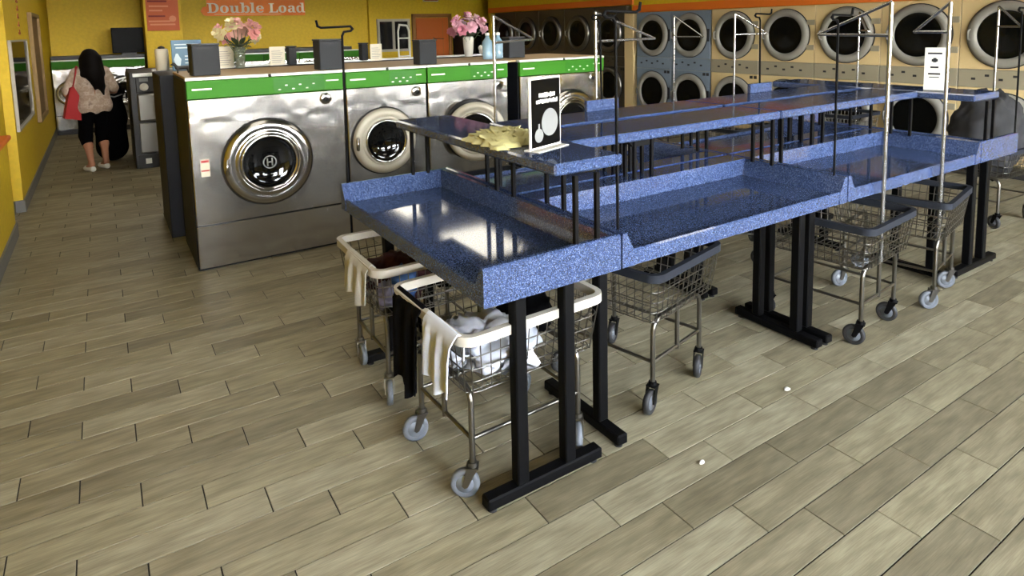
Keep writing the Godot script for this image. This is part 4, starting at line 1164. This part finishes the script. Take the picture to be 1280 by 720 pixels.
	for yy: float in [1.55, 1.15, 0.6]: obj("rung", MB.new().tube([V(-0.14, yy, 0), V(0.14, yy, 0)], 0.016, 8), M.white, wf)
	for xx: float in [-0.14, 0.14]: obj("foot", MB.new().tube([V(xx, 0.02, -0.25), V(xx, 0.02, 0.25)], 0.02, 8), M.white, wf)
	# dark vending machine by the corner
	var vm := thing("vending_machine", "tall black vending machine between the orange door and the dryers", "vending machine", V(7.95, 0, -14.2))
	obj("cabinet", MB.new().mm(V(-0.36, 0, -0.38), V(0.72, 1.86, 0.3), 0.01), M.black, vm)
	obj("glass_front", MB.new().mm(V(-0.3, 0.5, 0.3), V(0.4, 1.78, 0.31), 0.003), M.glass, vm)
	obj("keypad", MB.new().mm(V(0.48, 1.1, 0.3), V(0.64, 1.5, 0.312), 0.003), M.darkgrey, vm)
	# left wall: mirror, brown board, red lettering strip
	var mr := thing("wall_mirror", "long framed mirror on the yellow left wall", "mirror", V(XL, 0.8, -8.9), PI / 2)
	obj("glass", MB.new().mm(V(-0.85, 0.02, 0.004), V(0.85, 0.9, 0.012)), mat(rgb(120, 124, 120), 0.05, 1.0), mr)
	obj("frame", MB.new().mm(V(-0.88, 0, 0), V(-0.85, 0.92, 0.03), 0.003).mm(V(0.85, 0, 0), V(0.88, 0.92, 0.03), 0.003).mm(V(-0.85, 0, 0), V(0.85, 0.02, 0.03)).mm(V(-0.85, 0.9, 0), V(0.85, 0.92, 0.03)), M.rimwhite, mr)
	var bb := thing("notice_board", "tall brown board on the left wall beyond the mirror", "board", V(XL, 0.62, -11.1), PI / 2)
	obj("panel", MB.new().mm(V(-0.62, 0.03, 0), V(0.62, 1.42, 0.02)), M.brown, bb)
	obj("frame", MB.new().mm(V(-0.66, 0, 0), V(-0.6, 1.45, 0.05), 0.004).mm(V(0.6, 0, 0), V(0.66, 1.45, 0.05), 0.004).mm(V(-0.6, 0, 0), V(0.6, 0.05, 0.05)).mm(V(-0.6, 1.4, 0), V(0.6, 1.45, 0.05)), mat(rgb(150, 124, 78), 0.6), bb)
	var st := thing("wall_lettering", "small red lettering high on the left wall above the mirror", "lettering", V(XL, 1.78, -9.25), PI / 2)
	var rng := RandomNumberGenerator.new()
	rng.seed = 12
	for i in 5:
		var gl := MB.new()
		var yy := 0.0 + i * 0.09
		gl.mm(V(-0.06 + rng.randf() * 0.04, yy, 0), V(0.08 + rng.randf() * 0.05, yy + 0.025, 0.008)).mm(V(-0.04 + rng.randf() * 0.08, yy, 0), V(0.01 + rng.randf() * 0.06 + 0.03, yy + 0.06, 0.008))
		obj("letter", gl, mat(rgb(150, 60, 26), 0.7), st)
	# black laundry bag beside the aisle
	var lb := thing("laundry_bag", "large black laundry bag standing beside the woman", "laundry bag", V(0.07, 0, -10.5))
	obj("sack", MB.new().melt([[V(-0.02, 0.2, 0), V(-0.02, 0.62, 0), 0.2, 0.18], [V(0.02, 0.62, 0), V(0.05, 0.9, 0), 0.17, 0.1], [V(0.05, 0.9, 0), V(0.06, 1.02, 0.0), 0.07, 0.09]], 0.03, 0.08), M.blackcloth, lb)
	obj("drawstring", MB.new().tube([V(-0.05, 0.93, 0.09), V(0.05, 0.9, 0.12), V(0.15, 0.93, 0.07)], 0.008, 6), M.glassgrey, lb)

# ------------------------------------------------------------------ the woman in the aisle
func person() -> void:
	var t := thing("person", "woman seen from behind in patterned blouse and black capri trousers", "person", V(-0.12, 0, -9.88), 0.3)
	var L := V(-1, 1, 1)
	# skin: head, neck, forearms with hands, lower legs; facing -z
	var sk: Array = [[V(0, 1.46, 0), V(0, 1.475, -0.02), 0.09, 0.085], [V(0, 1.42, -0.04), V(0, 1.40, -0.065), 0.055, 0.035], [V(0, 1.46, -0.1), V(0, 1.44, -0.115), 0.013, 0.016], [V(0, 1.25, 0.005), V(0, 1.42, 0), 0.055, 0.05],
		[V(-0.12, 1.22, 0), V(0.12, 1.22, 0), 0.07, 0.07], [V(0, 1.22, 0), V(0, 0.86, 0), 0.09, 0.1], [V(-0.08, 0.86, 0), V(0.08, 0.86, 0), 0.1, 0.1]]
	for s: float in [-1.0, 1.0]:
		var el := V(s * 0.265, 1.02, -0.06); var wrs := V(s * 0.17, 0.98, -0.27)
		sk.append([V(s * 0.17, 1.26, 0), el, 0.048, 0.042]); sk.append([el, wrs, 0.04, 0.026])
		sk.append([V(s * 0.09, 1.45, -0.005), V(s * 0.094, 1.475, 0.005), 0.012, 0.014])
	var kn := [V(-0.115, 0.47, -0.02), V(0.085, 0.47, -0.06)]
	var an := [V(-0.1, 0.09, 0.06), V(0.09, 0.085, -0.02)]
	for i in 2:
		var hip := V(-0.085 if i == 0 else 0.085, 0.84, 0)
		sk.append([hip, kn[i], 0.08, 0.055])
		var calf: Vector3 = kn[i].lerp(an[i], 0.35) + V(0, 0, 0.018)
		sk.append([kn[i], calf, 0.052, 0.052]); sk.append([calf, an[i], 0.05, 0.032])
		sk.append([an[i], an[i] + V(-0.015, -0.045, -0.11), 0.034, 0.03])
	var mb := MB.new().melt(sk, 0.014, 0.03)
	# hands in front of her, five fingers each
	for s: float in [-1.0, 1.0]:
		var w := V(s * 0.17, 0.98, -0.27)
		var hd: Array = [[w, w + V(-s * 0.02, -0.01, -0.05), 0.024, 0.03], [w + V(-s * 0.04, -0.01, -0.06), w + V(s * 0.012, -0.012, -0.07), 0.017, 0.016]]
		for k in 4:
			var b := w + V(s * (0.018 - k * 0.019), -0.012, -0.08)
			var ln: float = [0.03, 0.036, 0.034, 0.026][k]
			hd.append([b, b + V(0, -0.008, -ln), 0.0088, 0.0082]); hd.append([b + V(0, -0.008, -ln), b + V(0, -0.03, -ln - 0.016), 0.0082, 0.0072])
		hd.append([w + V(-s * 0.04, -0.005, -0.03), w + V(-s * 0.062, -0.02, -0.075), 0.011, 0.008])
		mb.melt(hd, 0.006, 0.006)
	obj("body", mb, M.skin, t)
	# blouse: printed cloth
	var bl: Array = [[V(-0.075, 1.25, 0.005), V(-0.085, 0.88, 0.01), 0.095, 0.112], [V(0.075, 1.25, 0.005), V(0.085, 0.88, 0.01), 0.095, 0.112], [V(-0.13, 1.29, 0), V(0.13, 1.29, 0), 0.06, 0.06], [V(-0.1, 0.83, 0.01), V(0.1, 0.83, 0.01), 0.108, 0.108]]
	for s: float in [-1.0, 1.0]: bl.append([V(s * 0.17, 1.28, 0), V(s * 0.26, 1.06, -0.04), 0.058, 0.064])
	var pt := NoiseTexture2D.new()
	var fn := FastNoiseLite.new()
	fn.seed = 8; fn.frequency = 0.02; fn.noise_type = FastNoiseLite.TYPE_CELLULAR
	pt.noise = fn; pt.width = 256; pt.height = 256; pt.seamless = true
	var rp := Gradient.new()
	rp.offsets = PackedFloat32Array([0.0, 0.35, 0.6, 1.0])
	rp.colors = PackedColorArray([rgb(196, 176, 156), rgb(170, 146, 126), rgb(206, 188, 170), rgb(120, 98, 88)])
	pt.color_ramp = rp
	var bmat := mat(Color.WHITE, 0.85)
	bmat.albedo_texture = pt; bmat.uv1_triplanar = true; bmat.uv1_scale = V(2.5, 2.5, 2.5)
	obj("blouse", MB.new().melt(bl, 0.015, 0.05), bmat, t)
	var tr: Array = [[V(-0.08, 0.84, 0), V(0.08, 0.84, 0), 0.118, 0.118]]
	for i in 2:
		var hip := V(-0.09 if i == 0 else 0.09, 0.82, 0)
		tr.append([hip, kn[i], 0.1, 0.074]); tr.append([kn[i], kn[i].lerp(an[i], 0.22), 0.072, 0.07])
	obj("trousers", MB.new().melt(tr, 0.016, 0.04), M.blackcloth, t)
	var hr: Array = [[V(0, 1.485, 0.02), V(0, 1.47, 0.035), 0.1, 0.1], [V(0, 1.44, 0.05), V(0.0, 1.28, 0.085), 0.105, 0.1], [V(-0.03, 1.28, 0.095), V(0.02, 1.16, 0.115), 0.085, 0.06], [V(0.05, 1.26, 0.095), V(0.07, 1.1, 0.12), 0.07, 0.045], [V(0.07, 1.1, 0.12), V(0.09, 0.99, 0.125), 0.04, 0.012], [V(0.01, 1.16, 0.12), V(0.0, 1.06, 0.125), 0.045, 0.012], [V(-0.06, 1.44, 0.03), V(-0.1, 1.26, 0.07), 0.07, 0.045], [V(0.06, 1.44, 0.03), V(0.1, 1.26, 0.07), 0.07, 0.045]]
	obj("hair", MB.new().melt(hr, 0.013, 0.03), M.hair, t)
	for i in 2:
		var a: Vector3 = an[i]
		obj("shoe", MB.new().melt([[V(a.x, 0.035, a.z + 0.03), V(a.x - 0.02, 0.032, a.z - 0.13), 0.036, 0.034], [V(a.x - 0.02, 0.03, a.z - 0.13), V(a.x - 0.025, 0.028, a.z - 0.17), 0.036, 0.028]], 0.011, 0.02), M.white, t)
	var bg := thing("shoulder_bag", "red bag hanging at the woman's side", "bag", V(-0.12, 0, -9.88), 0.3)
	obj("pouch", MB.new().prism([Vector2(-0.35, 0.72), Vector2(-0.17, 0.68), Vector2(-0.16, 0.98), Vector2(-0.22, 1.12), Vector2(-0.26, 1.1)], T(V(0, 0, -0.02)), 0.09), M.red, bg)
	obj("strap", MB.new().tube([V(-0.22, 1.1, 0.03), V(-0.2, 1.25, 0.09), V(-0.16, 1.36, 0.03), V(-0.19, 1.25, -0.06), V(-0.2, 1.1, -0.01)], 0.008, 6), M.red, bg)
